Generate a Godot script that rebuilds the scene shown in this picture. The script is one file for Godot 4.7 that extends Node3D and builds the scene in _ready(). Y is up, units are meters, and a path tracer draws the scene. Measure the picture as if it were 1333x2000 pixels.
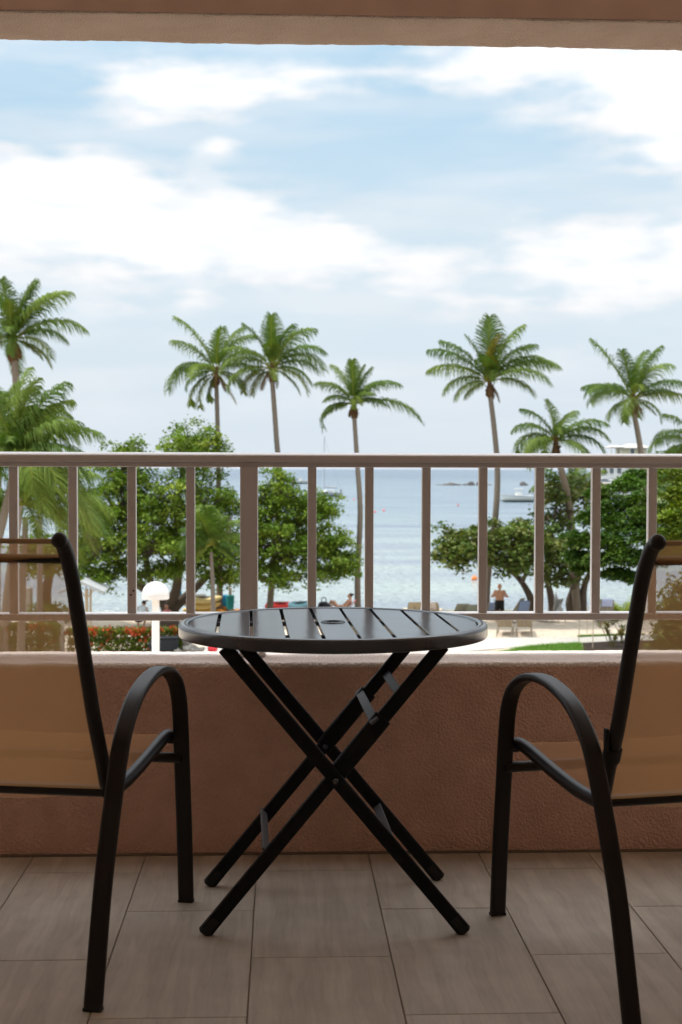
extends Node3D
# A pink stucco hotel balcony with a folding bistro table and two sling chairs, looking out over a palm beach to a calm bay.

const GROUND := -5.9      # the beach lies this far below the balcony floor
const SEA := -6.1

var rng := RandomNumberGenerator.new()
var taken := {}
var M := {}


class Mb:
	# collects shapes; each shape is smooth within itself; faces are given counter-clockwise seen from outside
	var v := PackedVector3Array()
	var n := PackedVector3Array()
	var c := PackedColorArray()
	var t := PackedVector2Array()
	var ix := PackedInt32Array()
	var col := Color(1, 1, 1)

	func shape(vs: PackedVector3Array, fs: PackedInt32Array, uvs := PackedVector2Array()) -> void:
		var ns := PackedVector3Array()
		ns.resize(vs.size())
		for k in range(0, fs.size(), 3):
			var a := fs[k]
			var b := fs[k + 1]
			var d := fs[k + 2]
			var w := (vs[b] - vs[a]).cross(vs[d] - vs[a])
			ns[a] += w
			ns[b] += w
			ns[d] += w
		var base := v.size()
		for k in vs.size():
			v.append(vs[k])
			n.append(ns[k].normalized() if ns[k].length_squared() > 1e-24 else Vector3.UP)
			c.append(col)
			t.append(uvs[k] if uvs.size() == vs.size() else Vector2(vs[k].x, vs[k].z))
		for k in range(0, fs.size(), 3):
			ix.append(base + fs[k])
			ix.append(base + fs[k + 2])
			ix.append(base + fs[k + 1])

	func quad(a: Vector3, b: Vector3, d: Vector3, e: Vector3) -> void:
		shape(PackedVector3Array([a, b, d, e]), PackedInt32Array([0, 1, 2, 0, 2, 3]), PackedVector2Array([Vector2(0, 0), Vector2(1, 0), Vector2(1, 1), Vector2(0, 1)]))

	func tri(a: Vector3, b: Vector3, d: Vector3) -> void:
		shape(PackedVector3Array([a, b, d]), PackedInt32Array([0, 1, 2]))

	func box(xf: Transform3D, size: Vector3, bev := 0.0) -> void:
		var h := size * 0.5
		var b: float = minf(bev, minf(h.x, minf(h.y, h.z)) * 0.9)
		for ax in 3:
			for s in [-1.0, 1.0]:
				var a2 := (ax + 1) % 3
				var a3 := (ax + 2) % 3
				var q: Array[Vector3] = []
				for k in [[-1, -1], [1, -1], [1, 1], [-1, 1]]:
					var p := Vector3.ZERO
					p[ax] = s * h[ax]
					p[a2] = k[0] * (h[a2] - b)
					p[a3] = k[1] * (h[a3] - b)
					q.append(xf * p)
				if s > 0:
					quad(q[0], q[1], q[2], q[3])
				else:
					quad(q[3], q[2], q[1], q[0])
		if b <= 0.0:
			return
		var mid := xf.origin
		for ax in 3:
			var a2 := (ax + 1) % 3
			var a3 := (ax + 2) % 3
			for s2 in [-1.0, 1.0]:
				for s3 in [-1.0, 1.0]:
					var q: Array[Vector3] = []
					for k in [[-1, 0], [1, 0], [1, 1], [-1, 1]]:
						var p := Vector3.ZERO
						p[ax] = k[0] * (h[ax] - b)
						p[a2] = s2 * (h[a2] if k[1] == 0 else h[a2] - b)
						p[a3] = s3 * (h[a3] - b if k[1] == 0 else h[a3])
						q.append(xf * p)
					var out := (q[0] + q[2]) * 0.5 - mid
					if (q[1] - q[0]).cross(q[2] - q[0]).dot(out) > 0:
						quad(q[0], q[1], q[2], q[3])
					else:
						quad(q[3], q[2], q[1], q[0])
		for sx in [-1.0, 1.0]:
			for sy in [-1.0, 1.0]:
				for sz in [-1.0, 1.0]:
					var a := xf * Vector3(sx * h.x, sy * (h.y - b), sz * (h.z - b))
					var d := xf * Vector3(sx * (h.x - b), sy * h.y, sz * (h.z - b))
					var e := xf * Vector3(sx * (h.x - b), sy * (h.y - b), sz * h.z)
					if (d - a).cross(e - a).dot(a - mid) > 0:
						tri(a, d, e)
					else:
						tri(a, e, d)

	func sweep(path: PackedVector3Array, prof: PackedVector2Array, up := Vector3.UP, scales := PackedFloat32Array(), caps := true) -> void:
		# closed counter-clockwise profile (x to the side, y up) along a path, smooth
		var m := path.size()
		var k := prof.size()
		var vs := PackedVector3Array()
		var uvs := PackedVector2Array()
		var side_last := Vector3.ZERO
		var along := 0.0
		for i in m:
			var tang := (path[mini(i + 1, m - 1)] - path[maxi(i - 1, 0)]).normalized()
			var side := tang.cross(up)
			if side.length() < 0.05:
				side = side_last if side_last != Vector3.ZERO else tang.cross(Vector3(0.3, 0.1, 1))
			side = (side - tang * side.dot(tang)).normalized()
			side_last = side
			var u := side.cross(tang)
			var sc: float = scales[i] if scales.size() == m else 1.0
			if i > 0:
				along += path[i].distance_to(path[i - 1])
			for j in k:
				vs.append(path[i] + side * prof[j].x * sc + u * prof[j].y * sc)
				uvs.append(Vector2(float(j) / k, along))
		var fs := PackedInt32Array()
		for i in m - 1:
			for j in k:
				var j2 := (j + 1) % k
				var a := i * k + j
				var b := i * k + j2
				fs.append_array([a, a + k, b + k, a, b + k, b])
		shape(vs, fs, uvs)
		if caps:
			for e in 2:
				var off := 0 if e == 0 else (m - 1) * k
				var cv := PackedVector3Array()
				var mid := Vector3.ZERO
				for j in k:
					cv.append(vs[off + j])
					mid += vs[off + j]
				cv.append(mid / k)
				var cf := PackedInt32Array()
				for j in k:
					if e == 0:
						cf.append_array([k, j, (j + 1) % k])
					else:
						cf.append_array([k, (j + 1) % k, j])
				shape(cv, cf)

	func tube(path: PackedVector3Array, radii: PackedFloat32Array, sides := 8, up := Vector3(0.13, 1, 0.21), caps := true) -> void:
		var prof := PackedVector2Array()
		for j in sides:
			prof.append(Vector2(cos(TAU * j / sides), sin(TAU * j / sides)))
		sweep(path, prof, up, radii, caps)

	func rod(a: Vector3, b: Vector3, r: float, sides := 8, r2 := -1.0) -> void:
		var u := Vector3.UP if absf((b - a).normalized().y) < 0.9 else Vector3.RIGHT
		tube(PackedVector3Array([a, b]), PackedFloat32Array([r, r if r2 < 0 else r2]), sides, u)

	func lathe(xf: Transform3D, prof: Array, seg := 24, sharp := false) -> void:
		# prof: [radius, height] from the bottom outside to the top
		if sharp:
			for i in prof.size() - 1:
				lathe(xf, [prof[i], prof[i + 1]], seg)
			return
		var vs := PackedVector3Array()
		var uvs := PackedVector2Array()
		for i in prof.size():
			for j in seg:
				var a := TAU * j / seg
				vs.append(xf * Vector3(cos(a) * prof[i][0], prof[i][1], sin(a) * prof[i][0]))
				uvs.append(Vector2(float(j) / seg, prof[i][1]))
		var fs := PackedInt32Array()
		for i in prof.size() - 1:
			for j in seg:
				var a := i * seg + j
				var b := i * seg + (j + 1) % seg
				fs.append_array([a, a + seg, b + seg, a, b + seg, b])
		shape(vs, fs, uvs)

	func prism(poly: PackedVector2Array, y0: float, y1: float, xf := Transform3D.IDENTITY, bev := 0.0) -> void:
		# polygon in x, z (any turn), extruded in y
		var p := poly
		if Geometry2D.is_polygon_clockwise(p):
			p = p.duplicate()
			p.reverse()
		var inner := p
		if bev > 0.0:
			var o := Geometry2D.offset_polygon(p, -bev)
			if o.size() == 1:
				inner = o[0]
				if Geometry2D.is_polygon_clockwise(inner):
					inner.reverse()
		var tr := Geometry2D.triangulate_polygon(inner)
		var top := PackedVector3Array()
		var bot := PackedVector3Array()
		for q in inner:
			top.append(xf * Vector3(q.x, y1, q.y))
			bot.append(xf * Vector3(q.x, y0, q.y))
		var ft := PackedInt32Array()
		var fb := PackedInt32Array()
		for k in range(0, tr.size(), 3):
			var w := (top[tr[k + 1]] - top[tr[k]]).cross(top[tr[k + 2]] - top[tr[k]])
			if w.dot(xf.basis.y) > 0:
				ft.append_array([tr[k], tr[k + 1], tr[k + 2]])
				fb.append_array([tr[k], tr[k + 2], tr[k + 1]])
			else:
				ft.append_array([tr[k], tr[k + 2], tr[k + 1]])
				fb.append_array([tr[k], tr[k + 1], tr[k + 2]])
		shape(top, ft)
		shape(bot, fb)
		if bev > 0.0 and inner.size() == p.size():
			# match each outer corner with the nearest inner one
			var near := []
			for a in p:
				var best := 0
				for j in inner.size():
					if inner[j].distance_squared_to(a) < inner[best].distance_squared_to(a):
						best = j
				near.append(inner[best])
			for k in p.size():
				var k2 := (k + 1) % p.size()
				var a := Vector3(p[k].x, y1 - bev, p[k].y)
				var b := Vector3(p[k2].x, y1 - bev, p[k2].y)
				var a2 := Vector3(near[k].x, y1, near[k].y)
				var b2 := Vector3(near[k2].x, y1, near[k2].y)
				quad(xf * b, xf * a, xf * a2, xf * b2)
		var ytop := y1 - bev if bev > 0.0 else y1
		for k in p.size():
			var k2 := (k + 1) % p.size()
			quad(xf * Vector3(p[k2].x, y0, p[k2].y), xf * Vector3(p[k].x, y0, p[k].y), xf * Vector3(p[k].x, ytop, p[k].y), xf * Vector3(p[k2].x, ytop, p[k2].y))

	func ball(at: Vector3, r: Vector3, seg := 10, rings := 7, rough := 0.0, noise: FastNoiseLite = null) -> void:
		var vs := PackedVector3Array()
		for i in rings + 1:
			var ph := PI * i / rings - PI / 2
			for j in seg:
				var a := TAU * j / seg
				var d := Vector3(cos(ph) * cos(a), sin(ph), cos(ph) * sin(a))
				var s := 1.0
				if noise:
					s += rough * noise.get_noise_3d(at.x * 3 + d.x * 1.3, at.y + d.y * 1.3, at.z + d.z * 1.3)
				vs.append(at + d * r * s)
		var fs := PackedInt32Array()
		for i in rings:
			for j in seg:
				var a := i * seg + j
				var b := i * seg + (j + 1) % seg
				fs.append_array([a, a + seg, b + seg, a, b + seg, b])
		shape(vs, fs)

	func mesh() -> ArrayMesh:
		var arr := []
		arr.resize(Mesh.ARRAY_MAX)
		arr[Mesh.ARRAY_VERTEX] = v
		arr[Mesh.ARRAY_NORMAL] = n
		arr[Mesh.ARRAY_COLOR] = c
		arr[Mesh.ARRAY_TEX_UV] = t
		arr[Mesh.ARRAY_INDEX] = ix
		var m := ArrayMesh.new()
		m.add_surface_from_arrays(Mesh.PRIMITIVE_TRIANGLES, arr)
		return m


# ---------------------------------------------------------------- naming and parts

func numbered(called: String, parent: Node) -> String:
	var key := str(parent.get_instance_id()) + "/" + called
	var k: int = taken.get(key, 0)
	taken[key] = k + 1
	return called if k == 0 else "%s_%03d" % [called, k]


func tag(o: Node, label: String, category := "", group := "", kind := "") -> void:
	if label:
		o.set_meta("label", label)
	if category:
		o.set_meta("category", category)
	if group:
		o.set_meta("group", group)
	if kind:
		o.set_meta("kind", kind)


func thing(called: String, label: String, category: String, at := Vector3.ZERO, turn := 0.0, group := "") -> Node3D:
	var o := Node3D.new()
	o.name = numbered(called, self)
	add_child(o)
	o.position = at
	o.rotation.y = turn
	tag(o, label, category, group)
	return o


func part(called: String, what, material: Material, parent: Node3D) -> MeshInstance3D:
	var o := MeshInstance3D.new()
	o.name = numbered(called, parent)
	o.mesh = what.mesh() if what is Mb else what
	o.material_override = material
	parent.add_child(o)
	return o


func single(called: String, what, material: Material, label: String, category: String, at := Vector3.ZERO, group := "") -> MeshInstance3D:
	var o := part(called, what, material, self)
	o.position = at
	tag(o, label, category, group)
	return o


func structure(called: String, what, material: Material) -> MeshInstance3D:
	var o := part(called, what, material, self)
	o.set_meta("kind", "structure")
	return o


func copy_of(src: Node3D, label: String, at: Vector3, turn: float) -> Node3D:
	var o: Node3D = src.duplicate()
	var kind := String(src.name)
	var r := RegEx.create_from_string("_\\d{3}$")
	o.name = numbered(r.sub(kind, ""), self)
	add_child(o)
	o.position = at
	o.rotation.y = turn
	tag(o, label)
	return o


func scatter(called: String, mesh: Mesh, material: Material, xfs: Array, cols: Array, parent: Node3D) -> MultiMeshInstance3D:
	var mm := MultiMesh.new()
	mm.transform_format = MultiMesh.TRANSFORM_3D
	mm.use_colors = true
	mm.mesh = mesh
	mm.instance_count = xfs.size()
	for k in xfs.size():
		mm.set_instance_transform(k, xfs[k])
		mm.set_instance_color(k, cols[k])
	var o := MultiMeshInstance3D.new()
	o.multimesh = mm
	o.material_override = material
	o.name = numbered(called, parent)
	parent.add_child(o)
	o.set_meta("kind", "stuff")
	return o


# ---------------------------------------------------------------- materials

func lin(r: float, g: float, b: float) -> Color:
	return Color(r, g, b).linear_to_srgb()


func mat(called: String, c: Color, rough := 0.8, metal := 0.0, spec := 0.5) -> StandardMaterial3D:
	var m := StandardMaterial3D.new()
	m.resource_name = called
	m.albedo_color = c
	m.roughness = rough
	m.metallic = metal
	m.metallic_specular = spec
	M[called] = m
	return m


func noise(freq: float, octaves := 4, kind := FastNoiseLite.TYPE_SIMPLEX_SMOOTH, sd := 1) -> FastNoiseLite:
	var f := FastNoiseLite.new()
	f.noise_type = kind
	f.frequency = freq
	f.fractal_octaves = octaves
	f.seed = sd
	return f


func noise_tex(freq: float, octaves: int, sd: int, ramp: Array = [], size := 512) -> NoiseTexture2D:
	var t := NoiseTexture2D.new()
	t.width = size
	t.height = size
	t.seamless = true
	t.noise = noise(freq, octaves, FastNoiseLite.TYPE_SIMPLEX_SMOOTH, sd)
	if ramp.size():
		var g := Gradient.new()
		g.offsets = PackedFloat32Array()
		g.colors = PackedColorArray()
		var off := PackedFloat32Array()
		var cs := PackedColorArray()
		for k in ramp.size():
			off.append(float(k) / (ramp.size() - 1))
			cs.append(ramp[k])
		g.offsets = off
		g.colors = cs
		t.color_ramp = g
	return t


func worldwise(m: StandardMaterial3D, scale: float) -> void:
	m.uv1_triplanar = true
	m.uv1_world_triplanar = true
	m.uv1_scale = Vector3.ONE * scale


func relief(m: StandardMaterial3D, tex: Texture2D, cm: float) -> void:
	m.heightmap_enabled = true
	m.heightmap_texture = tex
	m.heightmap_scale = cm


func grey(a: float) -> Color:
	return Color(a, a, a)


func make_materials() -> void:
	var stucco := noise_tex(0.055, 3, 3, [], 1024)
	var mottle := noise_tex(0.008, 4, 7, [Color(0.93, 0.92, 0.91), Color(1, 1, 1)])
	var m := mat("pink_stucco", lin(0.85, 0.545, 0.43), 0.92, 0.0, 0.3)
	m.albedo_texture = mottle
	worldwise(m, 1.6)
	relief(m, stucco, 0.8)
	m = mat("lit_top_stucco", lin(0.86, 0.755, 0.70), 0.92, 0.0, 0.3)  # pink stucco paled to carry the light falling on the parapet top
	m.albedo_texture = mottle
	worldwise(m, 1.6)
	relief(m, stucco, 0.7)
	m = mat("beam_plaster", lin(0.66, 0.49, 0.42), 0.95, 0.0, 0.25)
	m.albedo_texture = mottle
	worldwise(m, 1.1)
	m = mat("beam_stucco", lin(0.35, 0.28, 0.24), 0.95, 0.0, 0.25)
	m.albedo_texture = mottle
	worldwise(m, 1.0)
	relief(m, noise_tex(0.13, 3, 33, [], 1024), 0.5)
	mat("room_plaster", lin(0.86, 0.72, 0.62), 0.9, 0.0, 0.3)
	m = mat("grout", lin(0.36, 0.29, 0.22), 0.95)
	mat("grime", lin(0.17, 0.125, 0.09), 0.95)
	m = mat("rail_paint", lin(0.64, 0.61, 0.61), 0.30, 0.0, 0.5)
	m = mat("black_metal", lin(0.016, 0.016, 0.018), 0.36, 0.0, 0.5)
	relief(m, noise_tex(0.12, 3, 11), 0.012)
	worldwise(m, 6.0)
	m = mat("table_paint", lin(0.018, 0.030, 0.046), 0.22, 0.0, 0.9)
	relief(m, noise_tex(0.006, 3, 12), 0.08)
	worldwise(m, 2.0)
	mat("leg_paint", lin(0.006, 0.006, 0.007), 0.5, 0.0, 0.3)
	m = mat("worn_steel", lin(0.19, 0.19, 0.20), 0.5, 0.2, 0.5)
	m.albedo_texture = noise_tex(0.05, 4, 13, [grey(0.55), grey(1.0)])
	worldwise(m, 6.0)
	m = mat("chair_metal", lin(0.012, 0.008, 0.007), 0.42, 0.0, 0.4)
	relief(m, noise_tex(0.15, 3, 14), 0.012)
	worldwise(m, 6.0)
	m = mat("sling", Color(lin(0.37, 0.19, 0.085), 0.57), 0.85, 0.0, 0.2)
	m.transparency = BaseMaterial3D.TRANSPARENCY_ALPHA
	m.backlight_enabled = true
	m.backlight = lin(0.50, 0.27, 0.11)
	m.cull_mode = BaseMaterial3D.CULL_DISABLED
	mat("sling_hem", lin(0.40, 0.26, 0.15), 0.85, 0.0, 0.2)
	mat("rubber", lin(0.012, 0.012, 0.012), 0.8)
	# outdoors
	m = mat("sand", lin(0.62, 0.53, 0.425), 0.95, 0.0, 0.2)
	m.albedo_texture = noise_tex(0.02, 5, 21, [Color(0.86, 0.85, 0.83), Color(1, 1, 1), Color(0.93, 0.92, 0.9)])
	worldwise(m, 0.12)
	relief(m, noise_tex(0.05, 4, 22), 6.0)
	m = mat("concrete", lin(0.52, 0.50, 0.455), 0.9, 0.0, 0.3)
	m.albedo_texture = noise_tex(0.03, 5, 23, [grey(0.9), grey(1.0)])
	worldwise(m, 0.3)
	m = mat("turf", lin(0.10, 0.19, 0.025), 0.9, 0.0, 0.2)
	m.albedo_texture = noise_tex(0.05, 5, 24, [Color(0.7, 0.75, 0.6), Color(1, 1, 1)])
	worldwise(m, 0.5)
	m = mat("mulch", lin(0.13, 0.10, 0.085), 0.95, 0.0, 0.2)
	m.albedo_texture = noise_tex(0.09, 4, 25, [grey(0.5), grey(1.0)])
	worldwise(m, 0.8)
	relief(m, noise_tex(0.09, 4, 25), 5.0)
	m = mat("water", Color(1, 1, 1), 0.22, 0.0, 0.5)
	m.vertex_color_use_as_albedo = true
	worldwise(m, 0.06)
	relief(m, noise_tex(0.03, 5, 26), 55.0)
	m = mat("seabed_soil", lin(0.35, 0.34, 0.27), 0.95)
	m = mat("leaf", Color(1, 1, 1), 0.6, 0.0, 0.28)
	m.vertex_color_use_as_albedo = true
	m.backlight_enabled = true
	m.backlight = Color(0.62, 0.72, 0.30)
	m.cull_mode = BaseMaterial3D.CULL_DISABLED
	m = mat("plain", Color(1, 1, 1), 0.7, 0.0, 0.4)     # anything whose colours differ from piece to piece
	m.vertex_color_use_as_albedo = true
	m = mat("bark", lin(0.20, 0.165, 0.135), 0.95, 0.0, 0.2)
	m.albedo_texture = noise_tex(0.04, 5, 27, [grey(0.5), grey(1.0)])
	worldwise(m, 1.2)
	relief(m, noise_tex(0.05, 4, 28), 3.0)
	m = mat("palm_bark", lin(0.30, 0.255, 0.21), 0.95, 0.0, 0.2)
	m.albedo_texture = noise_tex(0.06, 4, 29, [grey(0.6), grey(1.0)])
	worldwise(m, 1.5)
	m = mat("fibre", lin(0.22, 0.13, 0.07), 0.95, 0.0, 0.2)
	m.albedo_texture = noise_tex(0.08, 4, 30, [grey(0.4), grey(1.0)])
	worldwise(m, 1.5)
	m = mat("rock", lin(0.36, 0.34, 0.30), 0.95, 0.0, 0.2)
	m.albedo_texture = noise_tex(0.02, 5, 31, [grey(0.6), grey(1.0)])
	worldwise(m, 0.7)
	relief(m, noise_tex(0.04, 5, 32), 5.0)
	mat("dark_rock", lin(0.13, 0.12, 0.115), 0.95, 0.0, 0.2)
	mat("white_paint", lin(0.80, 0.80, 0.79), 0.5)
	m = mat("globe", lin(0.70, 0.70, 0.69), 0.35)
	m = mat("roof_sheet", lin(0.42, 0.44, 0.45), 0.8)
	mat("wood", lin(0.47, 0.38, 0.27), 0.85)
	m = mat("lounger_sling", lin(0.40, 0.335, 0.235), 0.9)
	mat("lounger_frame", lin(0.30, 0.26, 0.20), 0.6)
	m = mat("tile_glaze", Color(1, 1, 1), 0.42, 0.0, 0.45)


# ---------------------------------------------------------------- sky

const CLOUDS := [  # azimuth, height, half width, half height (degrees), strength, tilt
	[-4.6, 14.7, 2.9, 1.25, 1.15, -0.10], [-1.2, 14.9, 3.6, 0.75, 0.75, 0.05], [4.6, 15.1, 6.0, 0.7, 0.5, 0.04], [-9.6, 10.4, 5.2, 2.5, 1.15, -0.12], [-4.0, 9.4, 5.0, 1.9, 0.95, -0.05],
	[1.2, 9.0, 4.4, 1.8, 0.95, -0.08], [15.6, 15.0, 6.6, 3.2, 1.3, -0.2], [9.6, 16.4, 4.0, 1.0, 0.6, 0.1], [12.9, 8.3, 6.4, 1.75, 1.1, 0.02], [-2.7, 12.6, 1.0, 0.36, 0.8, 0.1],
	[15.4, 12.1, 1.3, 0.6, 0.9, 0.0], [11.6, 4.8, 0.8, 0.7, 0.5, 0.0], [-5.0, 6.6, 3.2, 0.5, 0.5, 0.08], [8.2, 6.6, 4.5, 0.8, 0.45, 0.0], [-13.0, 15.6, 2.0, 0.8, 0.55, 0.0], [-6.4, 2.4, 0.8, 0.4, 0.35, 0.0]]


func sky_at(az: float, el: float, nz: Array) -> Color:
	var e := maxf(el, 0.0)
	var q: float = clampf(e / 17.0, 0.0, 1.0)
	var c := Color(0.715, 0.80, 0.875).lerp(Color(0.69, 0.82, 0.912), smoothstep(0.0, 0.55, q)).lerp(Color(0.475, 0.70, 0.885), smoothstep(0.35, 1.0, q))
	c = c.lerp(Color(0.36, 0.60, 0.86), smoothstep(20.0, 80.0, e))
	var f: FastNoiseLite = nz[0]
	var w: FastNoiseLite = nz[1]
	# the noise lives on the direction so that it closes round the horizon
	var ar := deg_to_rad(az)
	var er := deg_to_rad(el)
	var p := Vector3(sin(ar) * cos(er), sin(er) * 1.9, -cos(ar) * cos(er)) * 60.0
	var wx := w.get_noise_3d(p.x * 0.6, p.y, p.z * 0.6)
	var n := f.get_noise_3d(p.x * 1.6 + wx * 3.0, p.y * 1.9 + wx * 2.4, p.z * 1.6 - wx * 3.0)
	var d := 0.0
	for k in CLOUDS:
		var x: float = az - k[0]
		if absf(x) > k[2] * 2.6:
			continue
		var y: float = el - k[1] - x * k[5]
		if absf(y) > k[3] * 2.6:
			continue
		d += k[4] * exp(-(x * x / (k[2] * k[2]) + y * y / (k[3] * k[3])))
	# elsewhere the same broken cover without the particular shapes
	var away := smoothstep(15.0, 24.0, Vector2(az - 2.4, (el - 9.0) * 1.35).length())
	d = lerpf(minf(d, 1.25), 0.80 + 0.6 * w.get_noise_3d(p.x * 0.1 + 40.0, p.y * 0.1, p.z * 0.1), away)
	var a := smoothstep(-0.12, 1.30, d * 0.98 + (n + 0.8 * f.get_noise_3d(p.x * 2.2, p.y * 6.0, p.z * 2.2)) * 1.25 * clampf(0.12 + d, 0.0, 1.0) * clampf(1.7 - d, 0.3, 1.0))
	var thin := 0.40 * smoothstep(-0.35, 0.6, f.get_noise_3d(p.x * 0.6 + 9.0, p.y * 2.2, p.z * 0.6))
	a = maxf(a, thin)
	a *= smoothstep(-1.0, 5.0, e) if e < 5.0 else 1.0
	var lit: float = (0.955 + 0.13 * smoothstep(0.4, 1.3, d) + 0.10 * n) * (1.0 + 3.4 * smoothstep(12.0, 65.0, e))
	return c.lerp(Color(lit, lit, lit * 1.01), a)


func make_sky() -> ImageTexture:
	var nz := [noise(0.11, 6, FastNoiseLite.TYPE_SIMPLEX_SMOOTH, 5), noise(0.05, 3, FastNoiseLite.TYPE_SIMPLEX_SMOOTH, 8)]
	var W := 4096
	var low := Image.create(512, 256, false, Image.FORMAT_RGBF)
	for y in 256:
		for x in 512:
			low.set_pixel(x, y, sky_at(wrapf((x + 0.5) / 512.0 * 360.0, -180.0, 180.0), 90.0 - (y + 0.5) / 256.0 * 180.0, nz))
	low.resize(W, W / 2, Image.INTERPOLATE_CUBIC)
	var deg := W / 360.0
	for y in range(int((90.0 - 30.0) * deg), int((90.0 + 1.0) * deg)):
		for x in range(int(-26.0 * deg), int(31.0 * deg)):
			low.set_pixel(posmod(x, W), y, sky_at((x + 0.5) / deg, 90.0 - (y + 0.5) / deg, nz))
	return ImageTexture.create_from_image(low)


# ---------------------------------------------------------------- curves and profiles

func curve(pts: PackedVector3Array, steps: int) -> PackedVector3Array:
	var out := PackedVector3Array()
	var m := pts.size()
	for i in m - 1:
		for k in steps:
			out.append(pts[i].cubic_interpolate(pts[i + 1], pts[maxi(i - 1, 0)], pts[mini(i + 2, m - 1)], float(k) / steps))
	out.append(pts[m - 1])
	return out


func rounded(w: float, h: float, r: float, seg := 3) -> PackedVector2Array:
	var p := PackedVector2Array()
	for q in 4:
		var cx := (w / 2 - r) * (1 if q == 0 or q == 3 else -1)
		var cy := (h / 2 - r) * (1 if q < 2 else -1)
		for k in seg + 1:
			var a := PI / 2 * q + PI / 2 * k / seg
			p.append(Vector2(cx + r * cos(a), cy + r * sin(a)))
	return p


func at(p: Vector3, yaw := 0.0) -> Transform3D:
	return Transform3D(Basis(Vector3.UP, yaw), p)


# ---------------------------------------------------------------- palms

func add_frond(b: Mb, root: Vector3, dir: Vector3, length: float, droop: float, col: Color, n := 30, leaf := 0.30) -> void:
	var segs := 12
	var path := PackedVector3Array([root])
	var d := dir.normalized()
	for i in segs:
		var axis := d.cross(Vector3.DOWN)
		if axis.length() > 0.03:
			d = d.rotated(axis.normalized(), deg_to_rad(droop) / segs * (0.35 + 1.3 * i / segs))
		d = (d + Vector3(0.022 * i / segs, 0, 0)).normalized()
		path.append(path[i] + d * length / segs)
	var radii := PackedFloat32Array()
	for i in segs + 1:
		radii.append(lerpf(0.034, 0.007, float(i) / segs) * (length / 3.0 + 0.3))
	b.col = Color(col.r * 1.5 + 0.05, col.g * 1.25 + 0.03, col.b * 1.2)
	b.tube(path, radii, 4, Vector3.UP, false)
	for k in n:
		var t := 0.16 + 0.84 * k / (n - 1)
		var f := t * segs
		var i := mini(int(f), segs - 1)
		var p := path[i].lerp(path[i + 1], f - i)
		var tang := (path[i + 1] - path[i]).normalized()
		var side := tang.cross(Vector3.UP)
		side = side.normalized() if side.length() > 0.05 else Vector3.RIGHT
		var up := side.cross(tang)
		var ll := length * leaf * pow(maxf(sin(PI * (0.10 + 0.80 * t)), 0.05), 0.8) * rng.randf_range(0.85, 1.1)
		for s in [-1.0, 1.0]:
			var ld: Vector3 = (side * s * 0.75 + tang * (0.40 + 0.5 * t) + up * rng.randf_range(0.0, 0.35)).normalized()
			# leaflets of level fronds hang like a curtain, those of upright fronds stay stiff
			var hang := (0.25 + 0.75 * Vector2(tang.x, tang.z).length()) * rng.randf_range(0.7, 1.25)
			var d1: Vector3 = (ld + Vector3.DOWN * 1.0 * hang + Vector3(0.22, 0, 0)).normalized()
			var d2: Vector3 = (ld * 0.6 + Vector3.DOWN * 2.3 * hang + Vector3(0.42, 0, 0)).normalized()
			var q1: Vector3 = p + ld * ll * 0.34
			var q2: Vector3 = q1 + d1 * ll * 0.34
			var tip: Vector3 = q2 + d2 * ll * 0.34
			var w: float = 0.017 * (0.6 + length / 5.0)
			var j := rng.randf_range(0.72, 1.28)
			b.col = Color(col.r * j, col.g * j, col.b * j)
			b.shape(PackedVector3Array([p - tang * w, p + tang * w, q1 + tang * w * 1.1, q1 - tang * w * 1.1, q2 + tang * w * 0.7, q2 - tang * w * 0.7, tip]), PackedInt32Array([0, 1, 2, 0, 2, 3, 3, 2, 4, 3, 4, 5, 5, 4, 6]))


func palm_green() -> Color:
	var k := rng.randf()
	return Color(0.065, 0.118, 0.022).lerp(Color(0.135, 0.195, 0.034), k)


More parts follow.
